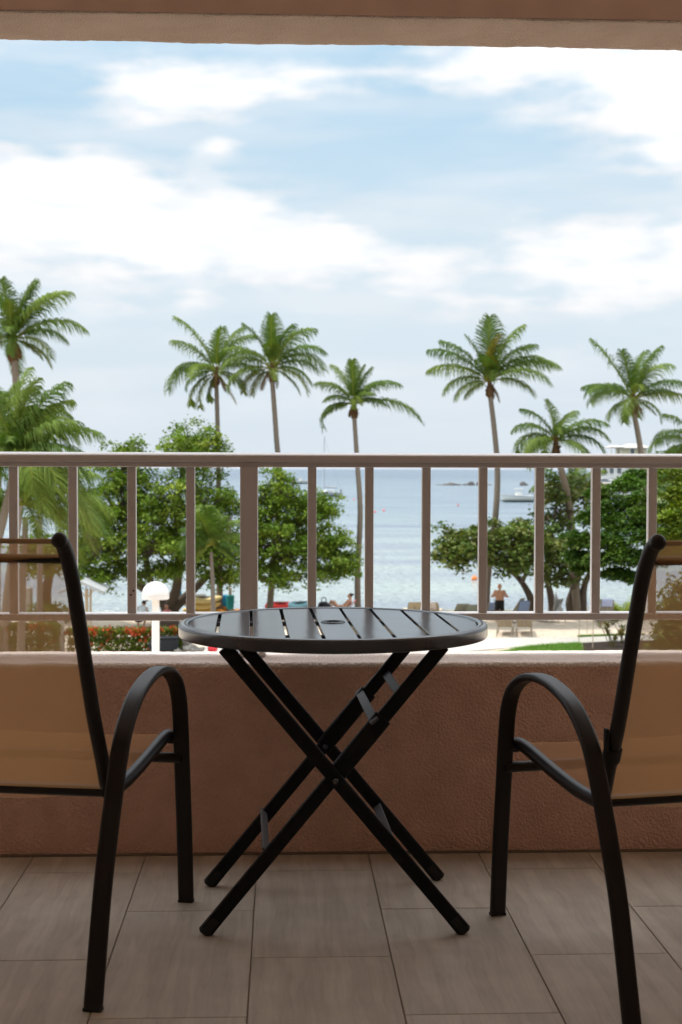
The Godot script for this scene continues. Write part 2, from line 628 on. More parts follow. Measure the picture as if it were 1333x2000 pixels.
func palm(called: String, label: String, pts: PackedVector3Array, r0: float, fronds: Array, unit: float, extra: int, sd: int, boss := true, leaf := 0.30, group := "coconut palms along the beach") -> Node3D:
	# pts: the trunk from the ground up; fronds: [start angle in degrees seen from the balcony, length in units, droop, colour]
	rng.seed = sd
	var base := pts[0]
	var o := thing(called, label, "palm tree", base, 0.0, group)
	var loc := PackedVector3Array()
	for p in pts:
		loc.append(p - base)
	loc[0].y -= 0.25
	var path := curve(loc, 12)
	var radii := PackedFloat32Array()
	for i in path.size():
		var h := float(i) / (path.size() - 1)
		radii.append(r0 * (lerpf(1.0, 0.66, h) + 0.35 * exp(-h * 14.0)) * (1.0 + 0.05 * (i % 2)))
	var b := Mb.new()
	b.tube(path, radii, 10, Vector3(0.3, 0, 1))
	part("trunk", b, M.palm_bark, o)
	var top := path[path.size() - 1]
	if boss:
		b = Mb.new()
		var nz := noise(0.9, 3, FastNoiseLite.TYPE_SIMPLEX, sd)
		b.ball(top, Vector3(r0 * 1.05, r0 * 2.0, r0 * 1.05), 9, 7, 0.5, nz)
		for k in 5:
			var a := rng.randf() * TAU
			b.tube(PackedVector3Array([top + Vector3(0, 0.05, 0), top + Vector3(cos(a) * r0 * 1.6, rng.randf_range(0.0, 0.4), sin(a) * r0 * 1.6)]), PackedFloat32Array([r0 * 0.28, r0 * 0.10]), 5)
		b.rod(top, top + Vector3(0, r0 * 4.5, 0), r0 * 0.85, 8, r0 * 0.5)
		part("crown_boss", b, M.fibre, o)
	var crown := top + Vector3(0, r0 * 3.0, 0)
	var all := fronds.duplicate()
	if boss:
		# a few dry fronds hang against the trunk
		for k in 2 + sd % 2:
			all.append([rng.randf_range(-80, -55) if k % 2 == 0 else rng.randf_range(235, 260), rng.randf_range(26, 46), 15, 4, rng.randf_range(-50, 50)])
	for k in extra:
		all.append([rng.randf_range(-10, 190), rng.randf_range(60, 110), rng.randf_range(30, 80), 0, rng.randf_range(45, 130) * (1 if k % 2 == 0 else -1)])
	for f in all:
		var yaw: float = deg_to_rad(f[4] if f.size() > 4 else rng.randf_range(-28, 28))
		var a := deg_to_rad(f[0] + rng.randf_range(-7, 7))
		var d := Vector3(cos(a) * cos(yaw), sin(a), absf(cos(a)) * sin(yaw) + 0.25 * sin(yaw))
		var col := palm_green()
		if f[0] < 15 or f[0] > 165:
			col = col.lerp(Color(0.20, 0.19, 0.05), rng.randf() * 0.6)
		if f.size() > 3 and f[3] > 0:
			col = [Color(0.24, 0.20, 0.03), Color(0.30, 0.20, 0.02), Color(0.13, 0.18, 0.03), Color(0.17, 0.105, 0.045)][f[3] - 1]
		b = Mb.new()
		add_frond(b, crown, d, f[1] * unit * rng.randf_range(0.92, 1.14) * (0.86 if absf(f[0] - 90.0) < 22.0 and boss else 1.0), f[2] * rng.randf_range(1.15, 1.6), col, 60, leaf * 1.3)
		part("frond", b, M.leaf, o)
	return o


# ---------------------------------------------------------------- broad-leaved trees

func leaf_mesh(w: float, fold := 0.18) -> ArrayMesh:
	# a pointed leaf of length one along z, folded along its midrib
	var b := Mb.new()
	var pts := [Vector3(0, 0, 0), Vector3(w, fold * w * 2.0, 0.45), Vector3(w * 0.75, fold * w * 1.5, 0.78), Vector3(0, -0.05, 1.0), Vector3(-w * 0.75, fold * w * 1.5, 0.78), Vector3(-w, fold * w * 2.0, 0.45)]
	b.shape(PackedVector3Array(pts), PackedInt32Array([0, 3, 2, 0, 2, 1, 0, 5, 4, 0, 4, 3]))
	return b.mesh()


func leaf_at(p: Vector3, size: float, tilt: float) -> Transform3D:
	var bs := Basis(Vector3.UP, rng.randf() * TAU) * Basis(Vector3.RIGHT, rng.randf_range(-tilt, tilt)) * Basis(Vector3.FORWARD, rng.randf_range(-tilt, tilt) * 0.8)
	var s := size * rng.randf_range(0.7, 1.25)
	return Transform3D(bs.scaled_local(Vector3(s, s, s)), p)


func tint(cols: Array) -> Color:
	var c: Color = cols[rng.randi() % cols.size()]
	var j := rng.randf_range(0.75, 1.25)
	return Color(c.r * j * rng.randf_range(0.85, 1.15), c.g * j, c.b * j)


func broad_tree(called: String, label: String, base: Vector3, limbs: Array, lobes: Array, clumps: int, per: int, leaf: float, clump_r: float, cols: Array, sd: int, shape_w := 0.32, tilt := 0.9, group := "") -> Node3D:
	# limbs: [path in world points, radius at the start]; lobes: [centre, radii, weight]
	rng.seed = sd
	var o := thing(called, label, "tree", base, 0.0, group)
	var b := Mb.new()
	for l in limbs:
		var path := curve(l[0], 5)
		var radii := PackedFloat32Array()
		for i in path.size():
			path[i] -= base
			var h := float(i) / (path.size() - 1)
			radii.append(l[1] * lerpf(1.0, l[2], h) * (1.0 + (0.4 * exp(-h * 9.0) if path[0].y < 0.3 else 0.0)))
		b.tube(path, radii, 8, Vector3(0.31, 0.2, 1))
	part("trunk", b, M.bark, o)
	var total := 0.0
	for l in lobes:
		total += l[2]
	var xfs := []
	var ls := []
	var tw := Mb.new()
	for l in lobes:
		var c: Vector3 = l[0] - base
		var r: Vector3 = l[1]
		var count := int(clumps * l[2] / total)
		for k in count:
			var d := Vector3(rng.randfn(), rng.randfn(), rng.randfn()).normalized()
			var q := c + d * r * pow(rng.randf_range(0.12, 1.0), 0.45)
			if k % 2 == 0:
				var s := c + (q - c) * 0.15 + Vector3(0, -r.y * 0.4, 0)
				tw.tube(PackedVector3Array([s, s.lerp(q, 0.55) + Vector3(0, -0.12, 0), q]), PackedFloat32Array([0.07, 0.045, 0.015]), 4, Vector3(0.31, 0.2, 1), false)
			var base_col := tint(cols)
			base_col = base_col * rng.randf_range(0.75, 1.25)
			q += Vector3(rng.randfn(), rng.randfn() * 0.6, rng.randfn()) * 0.28
			for m in per:
				var g := Vector3(rng.randfn() * 0.55, rng.randfn() * 0.28, rng.randfn() * 0.55) * clump_r
				g.y -= 0.25 * (g.x * g.x + g.z * g.z) / clump_r
				xfs.append(leaf_at(q + g, leaf, tilt))
				ls.append(base_col.lerp(tint(cols), 0.5))
	part("branches", tw, M.bark, o).set_meta("kind", "stuff")
	scatter("foliage", leaf_mesh(shape_w), M.leaf, xfs, ls, o)
	return o


func bush(called: String, label: String, base: Vector3, radii: Vector3, count: int, leaf: float, cols: Array, sd: int, w := 0.3, category := "bush", boxy := false, tilt := 1.1) -> Node3D:
	rng.seed = sd
	var o := thing(called, label, category, base)
	var xfs := []
	var ls := []
	for k in count:
		var p: Vector3
		if boxy:
			p = Vector3(rng.randf_range(-1, 1), rng.randf_range(0.0, 2.0), rng.randf_range(-1, 1))
			if rng.randf() < 0.6:
				p[[0, 1, 2, 2][rng.randi() % 4]] = [1.0, 1.0, 1.0, 2.0][0]
			p.y = clampf(p.y, 0, 2)
			if rng.randf() < 0.35:
				p.y = 2.0
			p = p * Vector3(radii.x, radii.y * 0.5, radii.z) + Vector3(rng.randfn(), rng.randfn(), rng.randfn()) * leaf * 0.45
		else:
			var d := Vector3(rng.randfn(), absf(rng.randfn()), rng.randfn()).normalized()
			p = d * radii * rng.randf_range(0.55, 1.0)
			p += Vector3(rng.randfn(), rng.randfn(), rng.randfn()) * leaf * 0.6
		p.y = maxf(p.y, 0.03)
		xfs.append(leaf_at(p, leaf, tilt))
		ls.append(tint(cols))
	scatter("foliage", leaf_mesh(w), M.leaf, xfs, ls, o)
	var b := Mb.new()
	for k in 9:
		var a := rng.randf() * TAU
		b.tube(PackedVector3Array([Vector3(cos(a), 0, sin(a)) * radii * 0.2 + Vector3(0, -0.1, 0), Vector3(cos(a) * 0.65, 0.7, sin(a) * 0.65) * radii]), PackedFloat32Array([0.03, 0.012]), 5)
	part("stem", b, M.bark, o)
	return o


# ---------------------------------------------------------------- people

func body(b: Mb, bones: Array, cell: float, k: float, clip := AABB()) -> void:
	# one continuous skin round tapered bones [from, to, radius, radius], joined by a smooth minimum and meshed as surface nets
	var lo := Vector3.ONE * 1e9
	var hi := -Vector3.ONE * 1e9
	for e in bones:
		for q in 2:
			lo = lo.min(e[q] - Vector3.ONE * (e[2 + q] + cell * 2))
			hi = hi.max(e[q] + Vector3.ONE * (e[2 + q] + cell * 2))
	var nx := int((hi.x - lo.x) / cell) + 2
	var ny := int((hi.y - lo.y) / cell) + 2
	var nz := int((hi.z - lo.z) / cell) + 2
	var f := PackedFloat32Array()
	f.resize(nx * ny * nz)
	f.fill(1.0)
	for e in bones:
		var a: Vector3 = e[0]
		var ab: Vector3 = e[1] - e[0]
		var l2 := maxf(ab.length_squared(), 1e-9)
		var reach: float = maxf(e[2], e[3]) + k + cell * 2
		var p0: Vector3 = (e[0].min(e[1]) - Vector3.ONE * reach - lo) / cell
		var p1: Vector3 = (e[0].max(e[1]) + Vector3.ONE * reach - lo) / cell
		for z in range(maxi(0, int(p0.z)), mini(nz, int(p1.z) + 2)):
			for y in range(maxi(0, int(p0.y)), mini(ny, int(p1.y) + 2)):
				for x in range(maxi(0, int(p0.x)), mini(nx, int(p1.x) + 2)):
					var p := lo + Vector3(x, y, z) * cell
					var h: float = clampf((p - a).dot(ab) / l2, 0.0, 1.0)
					var d: float = p.distance_to(a + ab * h) - lerpf(e[2], e[3], h)
					var i := (z * ny + y) * nx + x
					var g := f[i]
					var m: float = maxf(k - absf(g - d), 0.0) / k
					f[i] = minf(g, d) - m * m * k * 0.25
	if clip.size != Vector3.ZERO:
		for z in nz:
			for y in ny:
				for x in nx:
					var p := lo + Vector3(x, y, z) * cell
					var i := (z * ny + y) * nx + x
					f[i] = maxf(f[i], maxf(clip.position.y - p.y, p.y - clip.end.y))
	var idx := {}
	var vs := PackedVector3Array()
	var fs := PackedInt32Array()
	var st := [1, nx, nx * ny]
	for z in nz - 1:
		for y in ny - 1:
			for x in nx - 1:
				var i := (z * ny + y) * nx + x
				var inside := 0
				var sum := Vector3.ZERO
				var cnt := 0
				var cv: Array[float] = []
				for q in 8:
					var val: float = f[i + (q & 1) + ((q >> 1) & 1) * nx + ((q >> 2) & 1) * nx * ny]
					cv.append(val)
					if val < 0.0:
						inside += 1
				if inside == 0 or inside == 8:
					continue
				for q in 8:
					for ax in 3:
						var bit := 1 << ax
						if q & bit:
							continue
						var v0 := cv[q]
						var v1 := cv[q | bit]
						if (v0 < 0.0) == (v1 < 0.0):
							continue
						var p := Vector3(q & 1, (q >> 1) & 1, (q >> 2) & 1)
						p[ax] += v0 / (v0 - v1)
						sum += p
						cnt += 1
				idx[i] = vs.size()
				vs.append(lo + (Vector3(x, y, z) + sum / cnt) * cell)
	for i in idx:
		for ax in 3:
			if f.size() <= i + st[ax]:
				continue
			var v0 := f[i]
			var v1 := f[i + st[ax]]
			if (v0 < 0.0) == (v1 < 0.0):
				continue
			var s1: int = st[(ax + 1) % 3]
			var s2: int = st[(ax + 2) % 3]
			if not (idx.has(i - s1) and idx.has(i - s2) and idx.has(i - s1 - s2)):
				continue
			var q := [idx[i], idx[i - s1], idx[i - s1 - s2], idx[i - s2]]
			if v0 < 0.0:
				fs.append_array([q[0], q[1], q[2], q[0], q[2], q[3]])
			else:
				fs.append_array([q[0], q[2], q[1], q[0], q[3], q[2]])
	b.shape(vs, fs)


func fingers(b: Mb, wrist: Vector3, palm: Vector3, fwd: Vector3, across: Vector3) -> Array:
	# bones of a slightly curled hand: a palm, four fingers and a thumb
	var down := fwd.cross(across).normalized()
	var out := [[wrist, palm, 0.026, 0.034]]
	for k in 4:
		var r := palm + across * (0.027 - 0.018 * k) + fwd * 0.02
		var l: float = [0.075, 0.085, 0.08, 0.062][k]
		var m := r + fwd * l * 0.55
		out.append([r, m, 0.010, 0.009])
		out.append([m, m + (fwd * 0.75 + down * 0.6).normalized() * l * 0.5, 0.009, 0.008])
	out.append([palm + across * 0.03 - fwd * 0.01, palm + across * 0.065 + fwd * 0.03, 0.012, 0.009])
	return out


func head_bones(h: Vector3, face: Vector3) -> Array:
	var side := face.cross(Vector3.UP).normalized()
	return [[h + Vector3(0, 0.035, 0) - face * 0.015, h + Vector3(0, 0.02, 0) + face * 0.01, 0.088, 0.085], [h + face * 0.025, h + face * 0.045 + Vector3(0, -0.075, 0), 0.068, 0.040],
		[h + face * 0.095 + Vector3(0, 0.01, 0), h + face * 0.112 + Vector3(0, -0.022, 0), 0.012, 0.016], [h + side * 0.085, h + side * 0.09 + Vector3(0, -0.03, 0), 0.016, 0.012], [h - side * 0.085, h - side * 0.09 + Vector3(0, -0.03, 0), 0.016, 0.012]]


func face_marks(o: Node3D, h: Vector3, face: Vector3) -> void:
	var side := face.cross(Vector3.UP).normalized()
	for s in [-1.0, 1.0]:
		var b := Mb.new()
		b.col = Color(0.04, 0.03, 0.025)
		b.ball(h + face * 0.088 + side * 0.033 * s + Vector3(0, 0.012, 0), Vector3(0.012, 0.007, 0.012), 6, 4)
		part("eye", b, M.plain, o)
	var m := Mb.new()
	m.col = Color(0.32, 0.12, 0.10)
	m.ball(h + face * 0.094 + Vector3(0, -0.055, 0), Vector3(0.022, 0.006, 0.012), 6, 4)
	part("mouth", m, M.plain, o)


# ---------------------------------------------------------------- the balcony

const WALL_IN := -4.03
const WALL_OUT := -4.315
const LEFT := -2.7
const RIGHT := 3.1


func long_profile(b: Mb, prof: PackedVector2Array, x0: float, x1: float, step: float, nz: FastNoiseLite, amp: float) -> void:
	# prof: open run of (z, y) points, counter-clockwise seen from +x, drawn out along x with a little unevenness
	var m := int((x1 - x0) / step) + 1
	var k := prof.size()
	var vs := PackedVector3Array()
	var uvs := PackedVector2Array()
	for i in m + 1:
		var x := x0 + (x1 - x0) * i / m
		for j in k:
			var p := prof[j]
			var a := prof[maxi(j - 1, 0)]
			var c := prof[mini(j + 1, k - 1)]
			var tan2 := (c - a).normalized()
			var out := Vector2(tan2.y, -tan2.x)
			var d := amp * (nz.get_noise_3d(x * 3.0, p.y * 3.0, p.x * 3.0) + 0.7 * nz.get_noise_3d(x * 40.0, p.y * 40.0, p.x * 40.0))
			vs.append(Vector3(x, p.y - out.y * d, p.x - out.x * d))
			uvs.append(Vector2(x, float(j) / k))
	var fs := PackedInt32Array()
	for i in m:
		for j in k - 1:
			var a := i * k + j
			fs.append_array([a, a + k + 1, a + 1, a, a + k, a + k + 1])
	b.shape(vs, fs, uvs)


func run(pts: Array, each := 0.03) -> PackedVector2Array:
	var out := PackedVector2Array()
	for i in pts.size() - 1:
		var n := maxi(1, int(pts[i].distance_to(pts[i + 1]) / each))
		for k in n:
			out.append(pts[i].lerp(pts[i + 1], float(k) / n))
	out.append(pts[pts.size() - 1])
	return out


func arc(c: Vector2, r: float, a0: float, a1: float, n: int) -> Array:
	var out := []
	for k in n + 1:
		var a := deg_to_rad(lerpf(a0, a1, float(k) / n))
		out.append(c + Vector2(cos(a), sin(a)) * r)
	return out


func build_shell() -> void:
	var nz := noise(0.6, 4, FastNoiseLite.TYPE_SIMPLEX_SMOOTH, 9)
	# parapet: a thick low wall with softly rounded top edges
	var b := Mb.new()
	var top := [Vector2(WALL_IN, 0.536)]
	top.append_array(arc(Vector2(WALL_IN - 0.013, 0.537), 0.013, 0, 90, 5))
	top.append_array(arc(Vector2(WALL_OUT + 0.035, 0.515), 0.035, 90, 180, 6))
	var prof := run([Vector2(WALL_IN, -0.02), Vector2(WALL_IN, 0.536)])
	prof.reverse()
	long_profile(b, prof, LEFT - 0.2, RIGHT + 0.2, 0.02, nz, 0.0028)
	prof = run([top[top.size() - 1], Vector2(WALL_OUT, -0.3)])
	prof.reverse()
	long_profile(b, prof, LEFT - 0.2, RIGHT + 0.2, 0.04, nz, 0.0028)
	structure("parapet_wall", b, M.pink_stucco)
	# its top: same wall paint, the strong light there put into a paler colour
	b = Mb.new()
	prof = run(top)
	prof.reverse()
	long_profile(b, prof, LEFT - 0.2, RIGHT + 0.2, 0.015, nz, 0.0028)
	structure("parapet_lit_top", b, M.lit_top_stucco)
	b = Mb.new()
	b.box(at(Vector3(0.2, 0.004, WALL_IN + 0.004)), Vector3(5.78, 0.008, 0.012), 0.002)
	structure("floor_joint", b, M.grime)
	# beam over the opening
	b = Mb.new()
	long_profile(b, run([Vector2(WALL_IN, 2.374), Vector2(WALL_IN, 2.68)], 0.05), LEFT - 0.2, RIGHT + 0.2, 0.04, nz, 0.002)
	structure("beam_face", b, M.beam_plaster)
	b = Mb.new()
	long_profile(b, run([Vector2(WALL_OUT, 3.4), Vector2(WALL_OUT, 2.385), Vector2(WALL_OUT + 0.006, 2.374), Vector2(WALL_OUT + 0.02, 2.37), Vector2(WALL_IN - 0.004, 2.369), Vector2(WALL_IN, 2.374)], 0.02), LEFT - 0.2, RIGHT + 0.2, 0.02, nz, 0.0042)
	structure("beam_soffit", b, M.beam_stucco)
	# a closed room with thick walls behind and beside the camera
	for e in [["balcony_ceiling", Vector3(0.2, 2.75, -1.4), Vector3(5.8, 0.16, 5.2)], ["side_wall", Vector3(LEFT - 0.1, 1.2, -1.4), Vector3(0.2, 3.2, 5.25)], ["side_wall", Vector3(RIGHT + 0.1, 1.2, -1.4), Vector3(0.2, 3.2, 5.25)], ["back_wall", Vector3(0.2, 1.2, 0.56), Vector3(5.8, 3.2, 0.2)]]:
		b = Mb.new()
		b.box(at(e[1]), e[2])
		structure(e[0], b, M.room_plaster)
	b = Mb.new()
	b.box(at(Vector3(0.2, -2.98, 1.5)), Vector3(26, 5.3, 11.5))
	b.box(at(Vector3(0.2, 6.3, 1.5)), Vector3(26, 6.9, 11.5))
	structure("hotel_building", b, M.pink_stucco)
	# floor: grout bed with large tiles in running bond
	b = Mb.new()
	b.box(at(Vector3(0.2, -0.159, -1.45)), Vector3(5.8, 0.31, 5.2))
	var floor_bed := structure("balcony_floor", b, M.grout)
	var streak_a := noise(0.02, 5, FastNoiseLite.TYPE_SIMPLEX_SMOOTH, 41)
	var streak_b := noise(0.05, 3, FastNoiseLite.TYPE_SIMPLEX_SMOOTH, 42)
	var glazes := []
	for q in 3:
		var im := Image.create(256, 512, false, Image.FORMAT_RGB8)
		for y in 512:
			for x in 256:
				var wob := streak_b.get_noise_2d(x * 0.12 + q * 900, y * 0.10) * 9.0
				var s := streak_a.get_noise_2d((x + wob) * 1.0 + q * 700.0, y * 0.075)
				var f := streak_b.get_noise_2d((x + wob * 0.5) * 2.6 + 300, y * 0.13 + q * 60.0)
				var g := streak_a.get_noise_2d(x * 0.6 + 50, y * 0.5 + q * 333.0)
				var vein := exp(-absf(s + 0.08) * 9.0) * 0.045
				var l := 0.90 + 0.07 * s + 0.035 * f + 0.05 * g - vein
				im.set_pixel(x, y, Color(l * 0.80, l * 0.755 - vein * 0.15, l * 0.695 - vein * 0.3))
		im.generate_mipmaps()
		var m := StandardMaterial3D.new()
		m.resource_name = "tile_glaze"
		m.albedo_texture = ImageTexture.create_from_image(im)
		m.roughness = 0.46
		m.metallic_specular = 0.45
		glazes.append(m)
	rng.seed = 77
	var shapes := []
	for q in 3:
		var tm := Mb.new()
		var w := 0.3134
		var l := 0.6876
		tm.box(at(Vector3.ZERO), Vector3(w, 0.012, l), 0.0012)
		# lay the print flat on the tile, each variant from another part of it
		for k in tm.v.size():
			tm.t[k] = Vector2(tm.v[k].x / w * 0.9 + 0.5, tm.v[k].z / l * 0.9 + 0.5)
		shapes.append(tm.mesh())
	for cx in range(-8, 10):
		var x := 0.091 + 0.316 * cx
		if x < LEFT + 0.1 or x > RIGHT - 0.1:
			continue
		for r in 8:
			var z := -3.86 - 0.345 + 0.69 * r + (0.345 if posmod(cx, 2) == 1 else 0.0)
			if z > 1.0:
				continue
			var t := part("tile", shapes[0], glazes[rng.randi() % 3], floor_bed)
			t.position = Vector3(x, -0.0045 + rng.randf_range(-0.0004, 0.0004), z)
			t.rotation.y = PI if rng.randf() < 0.5 else 0.0


func crowned(w: float, h: float, crown: float) -> PackedVector2Array:
	# a rail section: flat sides and bottom, softly arched top
	var p := PackedVector2Array()
	for k in 13:
		var a := PI * k / 12.0
		p.append(Vector2(cos(a) * w / 2, h / 2 - crown + sin(a) * crown))
	p.append_array([Vector2(-w / 2, -h / 2 + 0.002), Vector2(-w / 2 + 0.002, -h / 2), Vector2(w / 2 - 0.002, -h / 2), Vector2(w / 2, -h / 2 + 0.002)])
	return p


func build_railing() -> void:
	var zc := -4.192
	var o := thing("balcony_railing", "pale painted metal balcony railing with square balusters standing on the pink parapet", "railing", Vector3(0.2, 0.55, zc))
	var off := Vector3(-0.2, -0.55, -zc)
	var b := Mb.new()
	var x0 := LEFT + 0.02
	var x1 := RIGHT - 0.02
	b.sweep(PackedVector3Array([Vector3(x0, 1.1335, zc) + off, Vector3(x1, 1.1335, zc) + off]), crowned(0.066, 0.029, 0.0115))
	part("top_rail", b, M.rail_paint, o)
	b = Mb.new()
	b.sweep(PackedVector3Array([Vector3(x0, 1.112, zc) + off, Vector3(x1, 1.112, zc) + off]), rounded(0.050, 0.0145, 0.0025, 2))
	part("rail_channel", b, M.rail_paint, o)
	b = Mb.new()
	b.sweep(PackedVector3Array([Vector3(x0, 0.6655, zc - 0.011) + off, Vector3(x1, 0.6655, zc - 0.011) + off]), crowned(0.062, 0.022, 0.0035))
	part("bottom_rail", b, M.rail_paint, o)
	var bal := Mb.new()
	bal.sweep(PackedVector3Array([Vector3(0, 0.676, 0), Vector3(0, 1.1055, 0)]), rounded(0.0255, 0.0255, 0.002, 2), Vector3(0, 0, -1))
	var bm := bal.mesh()
	for k in range(-13, 19):
		if k == 0:
			continue
		var x := -0.095 + 0.1715 * k if k < 0 else -0.0785 + 0.1686 * k
		if x < x0 + 0.05 or x > x1 - 0.05:
			continue
		var m := part("baluster", bm, M.rail_paint, o)
		m.position = Vector3(x, 0, zc) + off
		if k == -2:
			for e in [[0.005, 0.742], [-0.002, 0.730]]:
				var sc := Mb.new()
				sc.lathe(Transform3D(Basis(Vector3.RIGHT, PI / 2), Vector3(e[0], e[1], 0.0125)), [[0.003, 0.0], [0.003, 0.0015], [0.0, 0.002]], 8)
				part("screw", sc, M.rubber, m)
	for x in [-1.86, -0.095, 1.62]:
		b = Mb.new()
		b.sweep(PackedVector3Array([Vector3(x, 0.552, zc + 0.002) + off, Vector3(x, 1.1052, zc + 0.002) + off]), rounded(0.052, 0.052, 0.003, 2), Vector3(0, 0, -1))
		var post := part("post", b, M.rail_paint, o)
		b = Mb.new()
		b.box(at(Vector3(x, 0.556, zc) + off), Vector3(0.10, 0.010, 0.09), 0.002)
		for s in [-1, 1]:
			b.lathe(at(Vector3(x + 0.038 * s, 0.561, zc + 0.03) + off), [[0.008, 0.0], [0.008, 0.006], [0.004, 0.008], [0.0, 0.008]], 8)
		part("base_plate", b, M.rail_paint, post)


func build_table() -> void:
	var R := 0.389
	var RI := 0.364
	var H := 0.715
	var o := thing("bistro_table", "round black slatted metal folding table with crossed legs", "table", Vector3(0.131, 0, -3.585), deg_to_rad(1.4))
	var b := Mb.new()
	var prof := [[RI, H - 0.016], [RI, H - 0.0035], [RI + 0.003, H - 0.0005], [RI + 0.010, H], [R - 0.010, H], [R - 0.004, H - 0.0015], [R - 0.001, H - 0.005], [R, H - 0.010], [R, H - 0.030], [R - 0.002, H - 0.033], [R - 0.008, H - 0.034], [R - 0.012, H - 0.030], [R - 0.012, H - 0.016], [RI, H - 0.016]]
	prof.reverse()
	b.lathe(Transform3D.IDENTITY, prof, 96)
	for k in b.n.size():
		b.n[k] = b.n[k]
	part("rim", b, M.table_paint, o)
	var pitch := 0.0826
	var gap := 0.0085
	for k in 9:
		var x0 := -pitch * 4.5 + pitch * k + gap / 2 if k > 0 else -RI
		var x1 := -pitch * 3.5 + pitch * k - gap / 2 if k < 8 else RI
		var poly := PackedVector2Array()
		var r := RI - 0.0012
		x0 = maxf(x0, -r)
		x1 = minf(x1, r)
		for q in 9:
			var x := lerpf(x0, x1, q / 8.0)
			poly.append(Vector2(x, -sqrt(maxf(r * r - x * x, 0.0))))
		for q in 9:
			var x := lerpf(x1, x0, q / 8.0)
			var z := sqrt(maxf(r * r - x * x, 0.0))
			if z > 0.001 or q not in [0, 8]:
				poly.append(Vector2(x, z))
		b = Mb.new()
		if k == 4:
			# the middle slat has the parasol hole: two halves round it
			for half in 2:
				var hp := PackedVector2Array()
				for q in poly:
					if (half == 0 and q.y < 0) or (half == 1 and q.y > 0):
						hp.append(q)
				var s := -1.0 if half == 0 else 1.0
				var lastx := hp[hp.size() - 1].x
				hp.append(Vector2(lastx, 0))
				for q in 13:
					var a := PI - PI * q / 12.0 if lastx < 0 else PI * q / 12.0
					hp.append(Vector2(cos(a) * 0.0215, s * sin(a) * 0.0215))
				hp.append(Vector2(-lastx, 0))
				b.prism(hp, H - 0.0155, H - 0.0025)
			var slat := part("slat", b, M.table_paint, o)
			b = Mb.new()
			b.lathe(Transform3D.IDENTITY, [[0.0205, H - 0.022], [0.0205, H - 0.0025], [0.023, H + 0.0008], [0.029, H + 0.0005], [0.032, H - 0.0024]].map(func(e): return e), 32)
			b.lathe(Transform3D.IDENTITY, [[0.032, H - 0.0024], [0.029, H + 0.0005], [0.023, H + 0.0008], [0.0205, H - 0.0025], [0.0205, H - 0.022]], 32)
			part("parasol_ring", b, M.table_paint, slat)
		else:
			b.prism(poly, H - 0.0155, H - 0.0025, Transform3D.IDENTITY, 0.0012)
			part("slat", b, M.table_paint, o)
	# two support bars under the slats
	for z in [-0.155, 0.155]:
		b = Mb.new()
		b.box(at(Vector3(0, H - 0.0225, z)), Vector3(0.64, 0.011, 0.022), 0.002)
		part("support_bar", b, M.worn_steel, o)
	# crossed legs: two outer bars lean one way, two inner bars the other
	var legprof := rounded(0.020, 0.033, 0.005, 3)
	var zf := 0.272
	var zb := -0.168
	for e in [[zf, 1.0], [zb, 1.0], [zf - 0.024, -1.0], [zb + 0.024, -1.0]]:
		var z: float = e[0]
		var s: float = e[1]
		var foot := Vector3(0.301 * s - 0.010, 0.014, z)
		var top := Vector3(-0.258 * s - 0.012, H - 0.031, z)
		b = Mb.new()
		b.sweep(PackedVector3Array([foot, top]), legprof, Vector3(0, 0, 1).cross(top - foot).normalized())
		var leg := part("leg", b, M.leg_paint, o)
		b = Mb.new()
		var d := (top - foot).normalized()
		b.sweep(PackedVector3Array([foot - d * 0.012, foot - d * 0.008, foot + d * 0.034]), rounded(0.0208, 0.035, 0.009, 3), Vector3(0, 0, 1).cross(d).normalized(), PackedFloat32Array([0.75, 1.0, 1.0]))
		part("foot_cap", b, M.rubber, leg)
		if s < 0:
			# sleeve in which the upper part of the leg slides
			b = Mb.new()
			var p0 := foot.lerp(top, 0.53)
			var p1 := foot.lerp(top, 0.745)
			b.sweep(PackedVector3Array([p0, p1]), rounded(0.027, 0.044, 0.008, 3), Vector3(0, 0, 1).cross(d).normalized())
			b.lathe(Transform3D(Basis(Vector3.RIGHT, PI / 2), p0.lerp(p1, 0.35) + Vector3(0, 0, 0.0125)), [[0.007, 0.0], [0.007, 0.004], [0.004, 0.006], [0.0, 0.006]], 10)
			part("sleeve", b, M.leg_paint, leg)
	# hinge bolts at the crossings
	for z in [zf - 0.012, zb + 0.012]:
		b = Mb.new()
		b.lathe(Transform3D(Basis(Vector3.RIGHT, PI / 2), Vector3(-0.011, 0.372, z - 0.03)), [[0.0, 0.0], [0.008, 0.0], [0.008, 0.058], [0.005, 0.062], [0.0, 0.062]], 12)
		part("hinge_bolt", b, M.table_paint, o)
	# flat stays from the front pair to the back pair
	for e in [[Vector3(-0.173, 0.200, 0), 0.055, zf - 0.02, zb + 0.02], [Vector3(0.128, 0.205, 0), -0.05, zf - 0.01, zb + 0.01], [Vector3(0.080, 0.510, 0), -0.05, zf + 0.012, zb - 0.012], [Vector3(0.148, 0.562, 0), -0.05, zf - 0.02, zb + 0.02]]:
		b = Mb.new()
		var p: Vector3 = e[0]
		b.box(Transform3D(Basis(Vector3.BACK, -e[1] * 14.0), Vector3(p.x, p.y, (e[2] + e[3]) / 2)), Vector3(0.022, 0.006, absf(e[2] - e[3])), 0.001)
		part("stay", b, M.worn_steel, o)
	for e in [[Vector3(0.322, H - 0.037, 0.10), Vector3(0.03, 0.012, 0.04)]]:
		b = Mb.new()
		b.box(at(e[0]), e[1], 0.003)
		part("bracket", b, M.table_paint, o)


